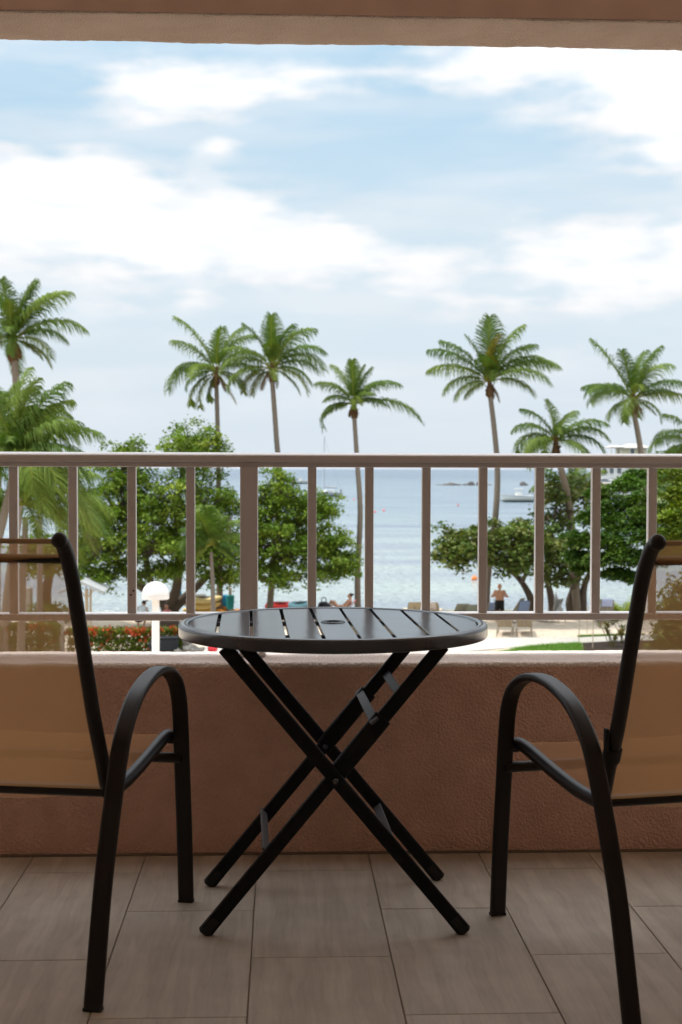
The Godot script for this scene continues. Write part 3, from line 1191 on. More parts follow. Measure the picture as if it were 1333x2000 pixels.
func build_chair(label: String, pos: Vector3, yaw: float, back_shift: float) -> Node3D:
	# the chair faces -z; s runs forwards from the rear feet
	var o := thing("sling_chair", label, "chair", pos, yaw, "dark framed sling chairs beside the table")
	var arm := [[0.0, 0.005], [0.06, 0.218], [0.105, 0.332], [0.137, 0.402], [0.171, 0.472], [0.212, 0.532], [0.286, 0.587], [0.377, 0.617], [0.475, 0.6255], [0.565, 0.612], [0.632, 0.578], [0.668, 0.528], [0.684, 0.46], [0.698, 0.35], [0.718, 0.19], [0.735, 0.005]]
	var back := [[0.262, 0.392], [0.235, 0.412], [0.207, 0.468], [0.150, 0.573], [0.094, 0.702], [0.050, 0.802], [0.012, 0.885], [-0.028, 0.940], [-0.058, 0.958]]
	var seat := [[0.205, 0.398], [0.26, 0.396], [0.336, 0.397], [0.45, 0.408], [0.56, 0.423], [0.633, 0.433], [0.685, 0.435], [0.712, 0.424]]
	for e in back:
		e[0] += back_shift * (e[1] - 0.40) / 0.55
	for s in [-1.0, 1.0]:
		var pts := PackedVector3Array()
		for e in arm:
			pts.append(Vector3(0.285 * s, e[1], -e[0]))
		var b := Mb.new()
		part("arm_and_legs", side_bar(pts), M.chair_metal, o)
		for q in [pts[0], pts[pts.size() - 1]]:
			b = Mb.new()
			b.box(at(q + Vector3(0, 0.0, 0)), Vector3(0.0395, 0.009, 0.0205), 0.002)
			part("foot_glide", b, M.rubber, o)
		pts = PackedVector3Array()
		for e in back:
			pts.append(Vector3(0.238 * s, e[1], -e[0]))
		b = Mb.new()
		var path := curve(pts, 4)
		var rr := PackedFloat32Array()
		for k in path.size():
			rr.append(0.0155 if k < path.size() - 2 else 0.012)
		b.tube(path, rr, 12, Vector3(1, 0, 0))
		b.ball(path[path.size() - 1], Vector3(0.0165, 0.0165, 0.0165), 12, 8)
		var post := part("back_post", b, M.chair_metal, o)
		if back_shift > 0.0 and s < 0.0:
			# a repair cuff with a clip on the near post
			var c0 := path[9]
			var c1 := path[11]
			b = Mb.new()
			b.rod(c0, c0 + (c1 - c0).normalized() * 0.030, 0.0195, 12)
			b.box(at(c0 + (c1 - c0).normalized() * 0.05 + Vector3(-0.020, 0, 0)), Vector3(0.008, 0.05, 0.014), 0.002)
			part("cuff", b, M.rubber, post)
		pts = PackedVector3Array()
		for e in seat:
			pts.append(Vector3(0.252 * s, e[1], -e[0]))
		b = Mb.new()
		path = curve(pts, 4)
		rr = PackedFloat32Array()
		for k in path.size():
			rr.append(0.0155)
		b.tube(path, rr, 10, Vector3(1, 0, 0))
		b.rod(Vector3(0.252 * s, 0.402, -0.225), Vector3(0.285 * s, 0.402, -0.137), 0.012)
		b.rod(Vector3(0.252 * s, 0.425, -0.688), Vector3(0.282 * s, 0.425, -0.690), 0.012)
		part("seat_rail", b, M.chair_metal, o)
	for e in [[0.262, 0.388, 0.238, 0.013], [0.688, 0.378, 0.285, 0.013], [-0.004 + back_shift, 0.918, 0.238, 0.0095]]:
		var b := Mb.new()
		b.rod(Vector3(-e[2], e[1], -e[0]), Vector3(e[2], e[1], -e[0]), e[3], 10)
		part("crossbar", b, M.chair_metal, o)
	# sling: back and seat in one piece of mesh cloth, sagging between the rails
	var line := PackedVector3Array()
	for k in range(back.size() - 1, -1, -1):
		line.append(Vector3(0, back[k][1], -back[k][0]))
	for k in range(2, seat.size()):
		line.append(Vector3(0, seat[k][1] + 0.002, -seat[k][0]))
	var path2 := curve(line, 6)
	var nb := (back.size() - 1) * 6
	for piece in 2:
		var vs := PackedVector3Array()
		var uvs := PackedVector2Array()
		var fs := PackedInt32Array()
		var i0 := 0 if piece == 0 else nb
		var i1 := nb if piece == 0 else path2.size() - 1
		for i in range(i0, i1 + 1):
			var tang := (path2[mini(i + 1, path2.size() - 1)] - path2[maxi(i - 1, 0)]).normalized()
			var nrm := tang.cross(Vector3.RIGHT)
			for j in 17:
				var u := j / 16.0 * 2.0 - 1.0
				var sag := 0.028 * (1.0 - u * u) * (sin(PI * clampf(float(i) / path2.size(), 0.03, 0.97)) if piece == 1 else sin(PI * float(i) / nb) * 0.5)
				vs.append(path2[i] + Vector3(u * 0.236, 0, 0) - (Vector3.UP * sag if piece == 1 else nrm * 0.0 + Vector3(0, 0, -sag)))
				uvs.append(Vector2(u * 0.24, float(i) * 0.015))
		for i in i1 - i0:
			for j in 16:
				var a := i * 17 + j
				fs.append_array([a, a + 1, a + 18, a, a + 18, a + 17])
		var b := Mb.new()
		b.shape(vs, fs, uvs)
		part("back_sling" if piece == 0 else "seat_sling", b, M.sling, o)
	# rolled hem at the top of the back
	var b3 := Mb.new()
	var top := path2[0]
	b3.sweep(PackedVector3Array([top + Vector3(-0.232, -0.002, 0), top + Vector3(0.232, -0.002, 0)]), rounded(0.016, 0.010, 0.004, 2))
	part("sling_hem", b3, M.sling_hem, o)
	return o


func side_bar(pts: PackedVector3Array) -> Mb:
	# a flat bar whose broad side always faces up or outwards from the loop
	var b := Mb.new()
	var path := curve(pts, 5)
	var prof := rounded(0.040, 0.019, 0.0085, 4)
	var m := path.size()
	var k := prof.size()
	var vs := PackedVector3Array()
	for i in m:
		var tang := (path[mini(i + 1, m - 1)] - path[maxi(i - 1, 0)]).normalized()
		var side := Vector3.RIGHT
		var u := side.cross(tang)
		for j in k:
			vs.append(path[i] + side * prof[j].x + u * prof[j].y)
	var fs := PackedInt32Array()
	for i in m - 1:
		for j in k:
			var a := i * k + j
			var c := i * k + (j + 1) % k
			fs.append_array([a, a + k, c + k, a, c + k, c])
	b.shape(vs, fs)
	return b


# ---------------------------------------------------------------- the beach

func build_ground() -> void:
	# one sheet: garden and beach level, sloping under the sea from about 66 m out
	var vs := PackedVector3Array()
	var fs := PackedInt32Array()
	var nz := noise(0.05, 4, FastNoiseLite.TYPE_SIMPLEX_SMOOTH, 51)
	var zs := [14.0, 4.0, -8.0, -20.0, -32.0, -40.0]
	var z := -44.0
	while z > -76.0:
		zs.append(z)
		z -= 0.6
	zs.append_array([-80.0, -90.0, -120.0, -300.0, -2000.0, -40000.0])
	var xs := [-40000.0, -3000.0, -300.0, -120.0, -60.0]
	var x := -40.0
	while x < 41.0:
		xs.append(x)
		x += 0.8
	xs.append_array([60.0, 120.0, 300.0, 3000.0, 40000.0])
	for a in zs:
		for c in xs:
			var y := GROUND + 0.10 * nz.get_noise_2d(c * 4.0, a * 4.0) * smoothstep(-40.0, -46.0, a) + 0.0
			if a < -66.0:
				y -= minf((-66.0 - a) * 0.055, 6.0) 
			vs.append(Vector3(c, y - (0.06 if a > -60.0 else 0.0), a))
	var m := xs.size()
	for i in zs.size() - 1:
		for j in m - 1:
			var q := i * m + j
			fs.append_array([q, q + 1, q + m + 1, q, q + m + 1, q + m])
	var b := Mb.new()
	b.shape(vs, fs)
	structure("ground", b, M.sand)
	# sea: rows that grow with distance; shallow water over sand is paler and greener
	b = Mb.new()
	vs = PackedVector3Array()
	fs = PackedInt32Array()
	var cols := PackedColorArray()
	var rows := [-64.0]
	while rows[rows.size() - 1] > -40000.0:
		rows.append(rows[rows.size() - 1] * 1.022 - 0.1)
	for r in rows.size():
		var d: float = -rows[r]
		var deep := smoothstep(66.0, 260.0, d)
		var c := Color(0.22, 0.27, 0.28).lerp(Color(0.12, 0.18, 0.225), deep).lerp(Color(0.05, 0.10, 0.155), smoothstep(250.0, 1500.0, d))
		for j in 161:
			var wx := (j / 80.0 - 1.0) * maxf(d * 1.4, 90.0)
			vs.append(Vector3(wx, SEA, rows[r]))
			# patches of weed and depth below, wind-ruffled streaks above
			var k := 1.0 + 0.55 * nz.get_noise_2d(wx * 0.35, rows[r] * 1.5) * smoothstep(1500.0, 200.0, d)
			cols.append(Color(c.r * k, c.g * k, c.b * (0.5 + 0.5 * k)))
	for i in rows.size() - 1:
		for j in 160:
			var q := i * 161 + j
			fs.append_array([q, q + 1, q + 162, q, q + 162, q + 161])
	b.shape(vs, fs)
	b.c = cols
	structure("sea", b, M.water)
	# path, lawn and planting bed in front of the building
	sheet("path", [Vector3(-3.275, -5.900, -53.643), Vector3(2.813, -5.900, -51.784), Vector3(8.152, -5.900, -54.769), Vector3(9.254, -5.900, -55.379), Vector3(12.094, -5.900, -56.717), Vector3(14.232, -5.900, -57.443), Vector3(17.071, -5.900, -57.734), Vector3(17.601, -5.900, -59.534), Vector3(14.670, -5.900, -59.220), Vector3(12.351, -5.900, -58.539), Vector3(8.269, -5.900, -58.441), Vector3(3.216, -5.900, -59.261), Vector3(-2.959, -5.900, -58.842), Vector3(-2.923, -5.900, -56.118)], M.concrete, 0.03, "path")
	sheet("lawn", [Vector3(8.936, -5.900, -54.674), Vector3(9.930, -5.900, -55.769), Vector3(11.059, -5.900, -56.320), Vector3(12.065, -5.900, -56.583), Vector3(11.214, -5.900, -52.303), Vector3(8.070, -5.900, -51.666), Vector3(8.015, -5.900, -53.848)], M.turf, 0.045, "lawn")
	sheet("planting_bed", [Vector3(12.102, -5.900, -56.466), Vector3(13.044, -5.900, -56.867), Vector3(14.775, -5.900, -57.087), Vector3(17.129, -5.900, -57.211), Vector3(15.023, -5.900, -50.147), Vector3(11.124, -5.900, -51.878)], M.mulch, 0.055, "planting_bed")
	sheet("lawn", [Vector3(12.452, -5.900, -59.227), Vector3(13.880, -5.900, -59.569), Vector3(15.464, -5.900, -59.762), Vector3(15.378, -5.900, -59.428), Vector3(13.803, -5.900, -59.237), Vector3(12.412, -5.900, -58.826)], M.turf, 0.05, "lawn")
	rng.seed = 91
	var xfs := []
	var cs := []
	var blade := Mb.new()
	blade.tri(Vector3(-0.012, 0, 0), Vector3(0.012, 0, 0), Vector3(0.01, 1, 0.25))
	var poly := PackedVector2Array()
	for p in [Vector3(9.029, -5.900, -54.750), Vector3(9.957, -5.900, -55.687), Vector3(11.040, -5.900, -56.221), Vector3(12.020, -5.900, -56.467), Vector3(11.207, -5.900, -52.447), Vector3(8.186, -5.900, -51.803)]:
		poly.append(Vector2(p.x, p.z))
	while xfs.size() < 5000:
		var q := Vector2(rng.randf_range(5, 12), rng.randf_range(-57.5, -53))
		if Geometry2D.is_point_in_polygon(q, poly):
			xfs.append(Transform3D(Basis(Vector3.UP, rng.randf() * TAU).scaled(Vector3(1, 0.05 + 0.06 * rng.randf(), 1)), Vector3(q.x, GROUND + 0.04, q.y)))
			cs.append(tint([Color(0.09, 0.20, 0.02), Color(0.12, 0.24, 0.03)]))
	var g := scatter("grass", blade.mesh(), M.leaf, xfs, cs, self)
	tag(g, "short bright green grass on the strip of lawn beside the path", "grass")


func sheet(called: String, pts: Array, m: Material, lift: float, _unused := "") -> void:
	var poly := PackedVector2Array()
	for p in pts:
		poly.append(Vector2(p.x, p.z))
	var b := Mb.new()
	b.prism(poly, GROUND - 0.3, GROUND + lift)
	structure(called, b, m)


func build_headland() -> void:
	# a green point on the right with a seawall and houses
	var b := Mb.new()
	var vs := PackedVector3Array()
	var fs := PackedInt32Array()
	var nz := noise(0.02, 4, FastNoiseLite.TYPE_SIMPLEX_SMOOTH, 61)
	var n := 40
	for i in n + 1:
		for j in n + 1:
			var x := 50.0 + 170.0 * i / n
			var z := -285.0 - 260.0 * j / n
			var shore: float = smoothstep(0.0, 38.0, x + z * 0.192 + nz.get_noise_1d(z) * 8.0) * smoothstep(-288.0, -312.0, z) * smoothstep(-544.0, -470.0, z)
			vs.append(Vector3(x, SEA - 1.5 + shore * (3.0 + 13.0 * smoothstep(66.0, 150.0, x) + nz.get_noise_2d(x * 2, z * 2) * 2.0), z))
	for i in n:
		for j in n:
			var q := i * (n + 1) + j
			fs.append_array([q, q + n + 2, q + 1, q, q + n + 1, q + n + 2])
	b.col = Color(0.13, 0.15, 0.07)
	b.shape(vs, fs)
	var hill := structure("headland_hill", b, M.plain)
	rng.seed = 62
	var xfs := []
	var cs := []
	for k in 5200:
		var x := rng.randf_range(66, 190)
		var z := rng.randf_range(-450, -305)
		var i := clampi(int((x - 50.0) / 170.0 * n), 0, n)
		var j := clampi(int((-285.0 - z) / 260.0 * n), 0, n)
		var h := vs[i * (n + 1) + j].y
		if h < SEA + 1.0:
			continue
		var c := tint([Color(0.12, 0.165, 0.07), Color(0.14, 0.18, 0.075), Color(0.10, 0.14, 0.07)])
		for m in 6:
			xfs.append(leaf_at(Vector3(x, h, z) + Vector3(rng.randfn() * 1.1, rng.randf_range(-0.2, 2.2), rng.randfn() * 1.1), 1.5, 1.2))
			cs.append(c.lerp(tint([Color(0.09, 0.13, 0.05)]), 0.4))
	var s := scatter("scrub", leaf_mesh(0.4), M.leaf, xfs, cs, self)
	tag(s, "mass of green scrub covering the far headland below the houses", "scrub")
	# seawall of pale stone along the shore
	b = Mb.new()
	b.col = Color(0.50, 0.45, 0.38)
	b.box(Transform3D(Basis(Vector3.UP, 0.05), Vector3(59.807, -2.156, -275.000)), Vector3(17, 1.6, 2.0), 0.2)
	single("seawall", b, M.plain, "long pale stone seawall at the foot of the far headland", "seawall")
	house("yellow_house", "pale yellow house with open porch on the ridge of the far headland", Vector3(80.895, 4.041, -330.000), 6.0, Vector3(8.6, 2.2, 6.0), Color(0.52, 0.47, 0.34), true)
	house("white_house", "white two-storey house with a railed balcony below the ridge of the headland", Vector3(71.165, -1.132, -300.000), 6.6, Vector3(8.5, 3.6, 6.0), Color(0.56, 0.57, 0.56), false)
	# a low white boathouse by the water
	var o := thing("boathouse", "small plain white boathouse with flat roof by the water on the far shore", "boathouse", Vector3(59.872, -2.938, -250.000))
	b = Mb.new()
	b.col = Color(0.74, 0.74, 0.73)
	b.box(at(Vector3(0, 0.9, 0)), Vector3(3.0, 2.4, 3.0), 0.05)
	part("wall", b, M.plain, o)
	b = Mb.new()
	b.col = Color(0.66, 0.65, 0.63)
	b.box(at(Vector3(0, 2.2, 0)), Vector3(3.3, 0.18, 3.3), 0.04)
	part("roof", b, M.plain, o)
	b = Mb.new()
	b.col = Color(0.35, 0.22, 0.17)
	b.box(at(Vector3(0.6, 0.7, 1.52)), Vector3(0.9, 1.8, 0.06), 0.01)
	part("door", b, M.plain, o)


func house(called: String, label: String, base: Vector3, _w: float, size: Vector3, wall: Color, porch: bool) -> void:
	var o := thing(called, label, "house", base)
	var b := Mb.new()
	b.col = wall
	b.box(at(Vector3(0.8 if porch else 0.0, size.y / 2 - 1.5, 0)), Vector3(size.x - (2.6 if porch else 0.0), size.y + 3.0, size.z), 0.05)
	var w := part("wall", b, M.plain, o)
	b = Mb.new()
	b.col = Color(0.48, 0.46, 0.42)
	if porch:
		for e in [[Vector3(1.4, size.y, 0), size.x - 2.4, 0.9], [Vector3(-3.2, size.y + 0.15, 0), 2.6, 0.45]]:
			var c: Vector3 = e[0]
			var hx: float = e[1] / 2 + 0.3
			var hz: float = size.z / 2 + 0.5
			var ap := c + Vector3(0, e[2], 0)
			var q := [c + Vector3(-hx, 0, hz), c + Vector3(hx, 0, hz), c + Vector3(hx, 0, -hz), c + Vector3(-hx, 0, -hz)]
			var l := ap + Vector3(-hx * 0.45, 0, 0)
			var r := ap + Vector3(hx * 0.45, 0, 0)
			b.quad(q[0], q[1], r, l)
			b.quad(q[2], q[3], l, r)
			b.tri(q[1], q[2], r)
			b.tri(q[3], q[0], l)
			b.box(at(c + Vector3(0, -0.1, 0)), Vector3(hx * 2, 0.2, hz * 2))
	else:
		b.box(at(Vector3(0, size.y + 0.15, 0)), Vector3(size.x + 0.7, 0.3, size.z + 0.7), 0.05)
	part("roof", b, M.plain, o)
	if porch:
		for x in [-4.5, -3.4, -2.3]:
			b = Mb.new()
			b.col = Color(0.66, 0.63, 0.55)
			b.box(at(Vector3(x, size.y / 2 - 1.6, size.z / 2)), Vector3(0.25, size.y + 2.4, 0.25))
			part("porch_post", b, M.plain, o)
		b = Mb.new()
		b.col = wall
		b.box(at(Vector3(-3.2, -0.6, 0)), Vector3(2.7, 1.6, size.z - 0.1))
		part("porch_base", b, M.plain, o)
	else:
		b = Mb.new()
		b.col = Color(0.6, 0.6, 0.58)
		b.box(at(Vector3(-0.6, 0.35, size.z / 2 + 0.9)), Vector3(7.0, 0.16, 1.8))
		part("balcony_slab", b, M.plain, o)
		for k in 14:
			b = Mb.new()
			b.col = Color(0.72, 0.72, 0.70)
			b.box(at(Vector3(-4.0 + 0.52 * k, 0.9, size.z / 2 + 1.75)), Vector3(0.09, 0.95, 0.09))
			part("baluster", b, M.plain, o)
		b = Mb.new()
		b.col = Color(0.72, 0.72, 0.70)
		b.box(at(Vector3(-0.6, 1.42, size.z / 2 + 1.75)), Vector3(7.0, 0.1, 0.14))
		part("handrail", b, M.plain, o)
	for x in ([0.4, 2.6] if porch else [-3.2, -1.7, -0.1, 2.6]):
		b = Mb.new()
		b.col = Color(0.66, 0.65, 0.62)
		b.box(at(Vector3(x, size.y * 0.55, size.z / 2 + 0.03)), Vector3(1.15, 1.75, 0.08))
		var win := part("window", b, M.plain, w)
		b = Mb.new()
		b.col = Color(0.10, 0.12, 0.13)
		b.box(at(Vector3(x, size.y * 0.55, size.z / 2 + 0.09)), Vector3(0.85, 1.45, 0.05))
		part("pane", b, M.plain, win) if false else part("pane", b, M.plain, o)
		win.name = win.name


func hull(b: Mb, length: float, beam: float, height: float, sheer := 0.25) -> void:
	# bow towards -x
	var n := 12
	var vs := PackedVector3Array()
	var k := 7
	for i in n + 1:
		var t := float(i) / n
		var w := beam / 2 * pow(sin(PI * 0.5 * minf(1.0, t * 1.7 + 0.03)), 0.8)
		var y1 := height + sheer * height * pow(1.0 - t, 2.0)
		var x := -length / 2 + length * t
		for j in k:
			var a := PI * j / (k - 1)
			var d := Vector3(x + (1.0 - t) * -0.05 * length * sin(PI / 2 * absf(cos(a))), y1, cos(a) * w)
			d.y = lerpf(-0.25, y1, pow(absf(cos(a)), 0.7))
			d.x += 0.14 * length * (1.0 - pow(absf(cos(a)), 0.7)) * pow(1.0 - t, 3.0)
			vs.append(d)
	var fs := PackedInt32Array()
	for i in n:
		for j in k - 1:
			var q := i * k + j
			fs.append_array([q, q + k, q + 1, q + 1, q + k, q + k + 1])
		var p := i * k
		fs.append_array([p, p + k - 1, p + k, p + k, p + k - 1, p + k + k - 1])
	var e := n * k
	for j in range(1, k - 1):
		fs.append_array([e, e + j + 1, e + j])
	b.shape(vs, fs)


func build_bay() -> void:
	# moored sailing yacht
	var o := thing("sailboat", "white sailing yacht with tall bare mast moored behind the tree's tip", "sailboat", Vector3(12.697, -5.860, -372.000) )
	o.rotation.y = 0.35
	var b := Mb.new()
	b.col = Color(0.80, 0.80, 0.80)
	hull(b, 6.4, 2.0, 0.9)
	part("hull", b, M.plain, o)
	b = Mb.new()
	b.col = Color(0.72, 0.73, 0.74)
	b.box(at(Vector3(-0.4, 1.15, 0)), Vector3(2.6, 0.55, 1.3), 0.12)
	part("cabin", b, M.plain, o)
	b = Mb.new()
	b.col = Color(0.10, 0.12, 0.15)
	b.box(at(Vector3(-0.4, 1.2, 0.62)), Vector3(1.8, 0.2, 0.1), 0.02)
	part("cabin_window", b, M.plain, o)
	b = Mb.new()
	b.col = Color(0.35, 0.36, 0.38)
	b.rod(Vector3(-1.6, 1.0, 0), Vector3(-1.6, 15.6, 0), 0.11, 8, 0.07)
	var mast := part("mast", b, M.plain, o)
	b = Mb.new()
	b.col = Color(0.30, 0.31, 0.33)
	b.rod(Vector3(-1.6, 2.3, 0), Vector3(2.0, 2.0, 0), 0.16, 8)
	part("boom", b, M.plain, mast)
	b = Mb.new()
	b.col = Color(0.2, 0.2, 0.22)
	b.rod(Vector3(-1.6, 15.4, 0), Vector3(-3.1, 1.2, 0), 0.018, 4)
	b.rod(Vector3(-1.6, 15.4, 0), Vector3(3.1, 1.1, 0), 0.018, 4)
	part("stay_wire", b, M.plain, mast)
	b = Mb.new()
	b.col = Color(0.12, 0.12, 0.13)
	b.box(at(Vector3(3.1, 1.0, 0)), Vector3(0.4, 1.1, 0.5), 0.1)
	part("outboard_motor", b, M.plain, o)
	# motorboats
	for e in [["motorboat", "long white motorboat with open canopy moored near the right hand palm trunk", Vector3(51.927, -5.905, -312.000), 7.6, 0.0], ["motorboat", "small white motorboat far out, half hidden by the tree crown", Vector3(8.881, -5.877, -690.000), 9.0, 0.25]]:
		o = thing(e[0], e[1], "motorboat", e[2], e[4])
		b = Mb.new()
		b.col = Color(0.82, 0.82, 0.80)
		hull(b, e[3], 2.3, 1.2, 0.4)
		part("hull", b, M.plain, o)
		b = Mb.new()
		b.col = Color(0.45, 0.48, 0.45)
		hull(b, e[3] * 0.985, 2.22, 0.28, 0.2)
		part("waterline_stripe", b, M.plain, o)
		b = Mb.new()
		b.col = Color(0.75, 0.75, 0.72)
		b.box(at(Vector3(0.4, 1.6, 0)), Vector3(1.2, 0.9, 0.9), 0.15)
		part("console", b, M.plain, o)
		b = Mb.new()
		b.col = Color(0.62, 0.61, 0.57)
		b.box(at(Vector3(0.4, 2.75, 0)), Vector3(1.9, 0.12, 1.7), 0.04)
		for s in [-0.7, 0.7]:
			b.rod(Vector3(-0.3, 1.2, s), Vector3(-0.1, 2.7, s), 0.04, 6)
			b.rod(Vector3(1.2, 1.2, s), Vector3(0.9, 2.7, s), 0.04, 6)
		part("canopy", b, M.plain, o)
		b = Mb.new()
		b.col = Color(0.12, 0.12, 0.12)
		b.box(at(Vector3(e[3] / 2 + 0.1, 0.9, 0)), Vector3(0.5, 1.2, 0.5), 0.12)
		part("outboard_motor", b, M.plain, o)
	# buoys
	for e in [[Vector3(12.562, -6.306, -92.000), 0.20, Color(0.75, 0.22, 0.07), "large orange mooring buoy near the shore left of the standing man"], [Vector3(15.559, -6.112, -236.000), 0.20, Color(0.70, 0.16, 0.15), "small red buoy close beside the baluster right of the middle palm"], [Vector3(17.586, -6.090, -244.000), 0.22, Color(0.70, 0.16, 0.15), "small red buoy farther right of the baluster in open water"], [Vector3(16.860, -6.015, -330.000), 0.24, Color(0.68, 0.26, 0.24), "tiny red buoy just left of the middle palm trunk"], [Vector3(34.890, -6.016, -280.000), 0.22, Color(0.55, 0.16, 0.16), "tiny dark red buoy in open water below the rock islet"], [Vector3(38.549, -6.098, -205.000), 0.25, Color(0.75, 0.18, 0.15), "red buoy seen through the sparse leaves of the right shrub"]]:
		b = Mb.new()
		b.col = e[2]
		b.ball(Vector3(0, e[1] * 0.4, 0), Vector3(1, 1, 1) * e[1], 12, 8)
		b.rod(Vector3(0, e[1] * 1.2, 0), Vector3(0, e[1] * 1.75, 0), e[1] * 0.16, 6)
		var q: Vector3 = e[0]
		q.y = SEA
		single("buoy", b, M.plain, e[3], "buoy", q, "mooring buoys in the bay")
	# rock islet and a lone rock
	var nz := noise(0.35, 4, FastNoiseLite.TYPE_SIMPLEX, 71)
	rng.seed = 71
	o = thing("rock_islet", "low dark rocky islet far out in the bay", "islet", Vector3(83.655, -6.363, -640.000))
	for k in 22:
		b = Mb.new()
		var x := rng.randf_range(-13.5, 12.5)
		var tall := 0.55 + 1.5 * exp(-pow((x - 4.0) / 4.5, 2.0)) + 0.7 * exp(-pow((x + 6.5) / 3.0, 2.0))
		b.ball(Vector3(x, tall * 0.12, rng.randf_range(-3, 3)), Vector3(rng.randf_range(1.0, 2.4), tall, rng.randf_range(1.0, 2.0)), 9, 6, 0.5, nz)
		part("rock", b, M.dark_rock, o)
	b = Mb.new()
	b.ball(Vector3.ZERO, Vector3(1.5, 1.5, 1.4), 11, 8, 0.5, nz)
	b.ball(Vector3(1.0, 0, 0.3), Vector3(1.5, 0.9, 1.2), 9, 6, 0.5, nz)
	single("sea_rock", b, M.dark_rock, "lone pointed dark rock in the sea right of the islet", "rock", Vector3(109.034, -5.845, -640.000))


func build_lounger(called: String, label: String, pos: Vector3, yaw: float, lean: float, cloth: Color, group := "beach loungers in rows on the sand") -> Node3D:
	# head towards +z, foot towards -z
	var o := thing(called, label, "lounge chair", pos, yaw, group)
	var hinge := Vector3(0, 0.36, 0.28)
	var d := Vector3(0, sin(lean), cos(lean))
	var top := hinge + d * 0.72
	var b := Mb.new()
	for s in [-0.31, 0.31]:
		b.sweep(PackedVector3Array([Vector3(s, 0.34, -1.1), Vector3(s, 0.34, 0.72)]), rounded(0.03, 0.045, 0.008, 2))
	b.rod(Vector3(-0.31, 0.34, -1.1), Vector3(0.31, 0.34, -1.1), 0.018, 6)
	b.rod(Vector3(-0.31, 0.34, 0.70), Vector3(0.31, 0.34, 0.70), 0.018, 6)
	part("frame", b, M.lounger_frame, o)
	for s in [-0.31, 0.31]:
		for z in [-0.85, 0.0, 0.62]:
			b = Mb.new()
			b.rod(Vector3(s, 0.33, z), Vector3(s * 1.03, -0.03, z + 0.03), 0.018, 6)
			part("leg", b, M.lounger_frame, o)
	b = Mb.new()
	for s in [-0.30, 0.30]:
		b.rod(hinge + Vector3(s, 0, 0), top + Vector3(s, 0, 0), 0.016, 6)
	b.rod(top + Vector3(-0.30, 0, 0), top + Vector3(0.30, 0, 0), 0.016, 6)
	b.rod(Vector3(0, 0.34, 0.68), hinge + d * 0.42, 0.014, 6)
	part("back_frame", b, M.lounger_frame, o)
	b = Mb.new()
	b.col = cloth
	var nrm := d.cross(Vector3.RIGHT)
	for k in 7:
		var c := hinge + d * (0.06 + 0.105 * k)
		b.box(Transform3D(Basis(Vector3.RIGHT, nrm, -d), c), Vector3(0.585, 0.012, 0.098), 0.003)
	part("back_sling", b, M.plain, o)
	b = Mb.new()
	b.col = cloth
	for k in 13:
		b.box(at(Vector3(0, 0.365, 0.24 - 0.106 * k)), Vector3(0.585, 0.012, 0.099), 0.003)
	part("seat_sling", b, M.plain, o)
	return o


func towel(label: String, lounger: Node3D, lean: float, c: Color, length := 0.62, wide := 0.5) -> void:
	# draped over the top of a raised backrest
	var hinge := Vector3(0, 0.36, 0.28)
	var d := Vector3(0, sin(lean), cos(lean))
	var out := Vector3(0, -cos(lean), sin(lean))
	var top := hinge + d * 0.735
	var pts := PackedVector3Array([top - out * 0.03 - d * 0.3, top - out * 0.03, top + d * 0.03, top + out * 0.035, top + out * 0.045 - d * length * 0.5, top + out * 0.05 - d * length])
	var b := Mb.new()
	b.col = c
	var path := curve(pts, 3)
	b.sweep(path, rounded(wide, 0.014, 0.006, 2), Vector3(0, 0, 1) if lean > 1.3 else Vector3(0, 1, 0.01))
	var t := single("towel", b, M.plain, label, "towel", lounger.position, "towels hung on loungers")
	t.rotation = lounger.rotation


func kayak(label: String, pos: Vector3, yaw: float, roll: float, c: Color, length := 3.0, tall := 1.0) -> void:
	var o := thing("kayak", label, "kayak", pos, yaw, "kayaks drawn up on the beach")
	o.rotation.z = roll
	var vs := PackedVector3Array()
	var n := 16
	var k := 12
	for i in n + 1:
		var t := float(i) / n * 2.0 - 1.0
		var w := 0.38 * pow(maxf(1.0 - t * t, 0.0), 0.55) + 0.012
		for j in k:
			var a := TAU * j / k
			vs.append(Vector3(t * length / 2, 0.20 * tall + sin(a) * 0.17 * tall * pow(maxf(1.0 - pow(absf(t), 3.0), 0.0), 0.5) + 0.16 * t * t, cos(a) * w))
	var fs := PackedInt32Array()
	for i in n:
		for j in k:
			var q := i * k + j
			var q2 := i * k + (j + 1) % k
			fs.append_array([q, q + k, q2 + k, q, q2 + k, q2])
	var b := Mb.new()
	b.col = c
	b.shape(vs, fs)
	part("hull", b, M.plain, o)
	b = Mb.new()
	b.col = Color(0.06, 0.06, 0.06)
	b.lathe(Transform3D(Basis.IDENTITY.scaled(Vector3(1.6, 1, 1)), Vector3(0, 0.36 * tall, 0)), [[0.25, 0.0], [0.26, 0.03], [0.22, 0.03], [0.19, -0.06], [0.0, -0.08]], 14)
	part("cockpit", b, M.plain, o)


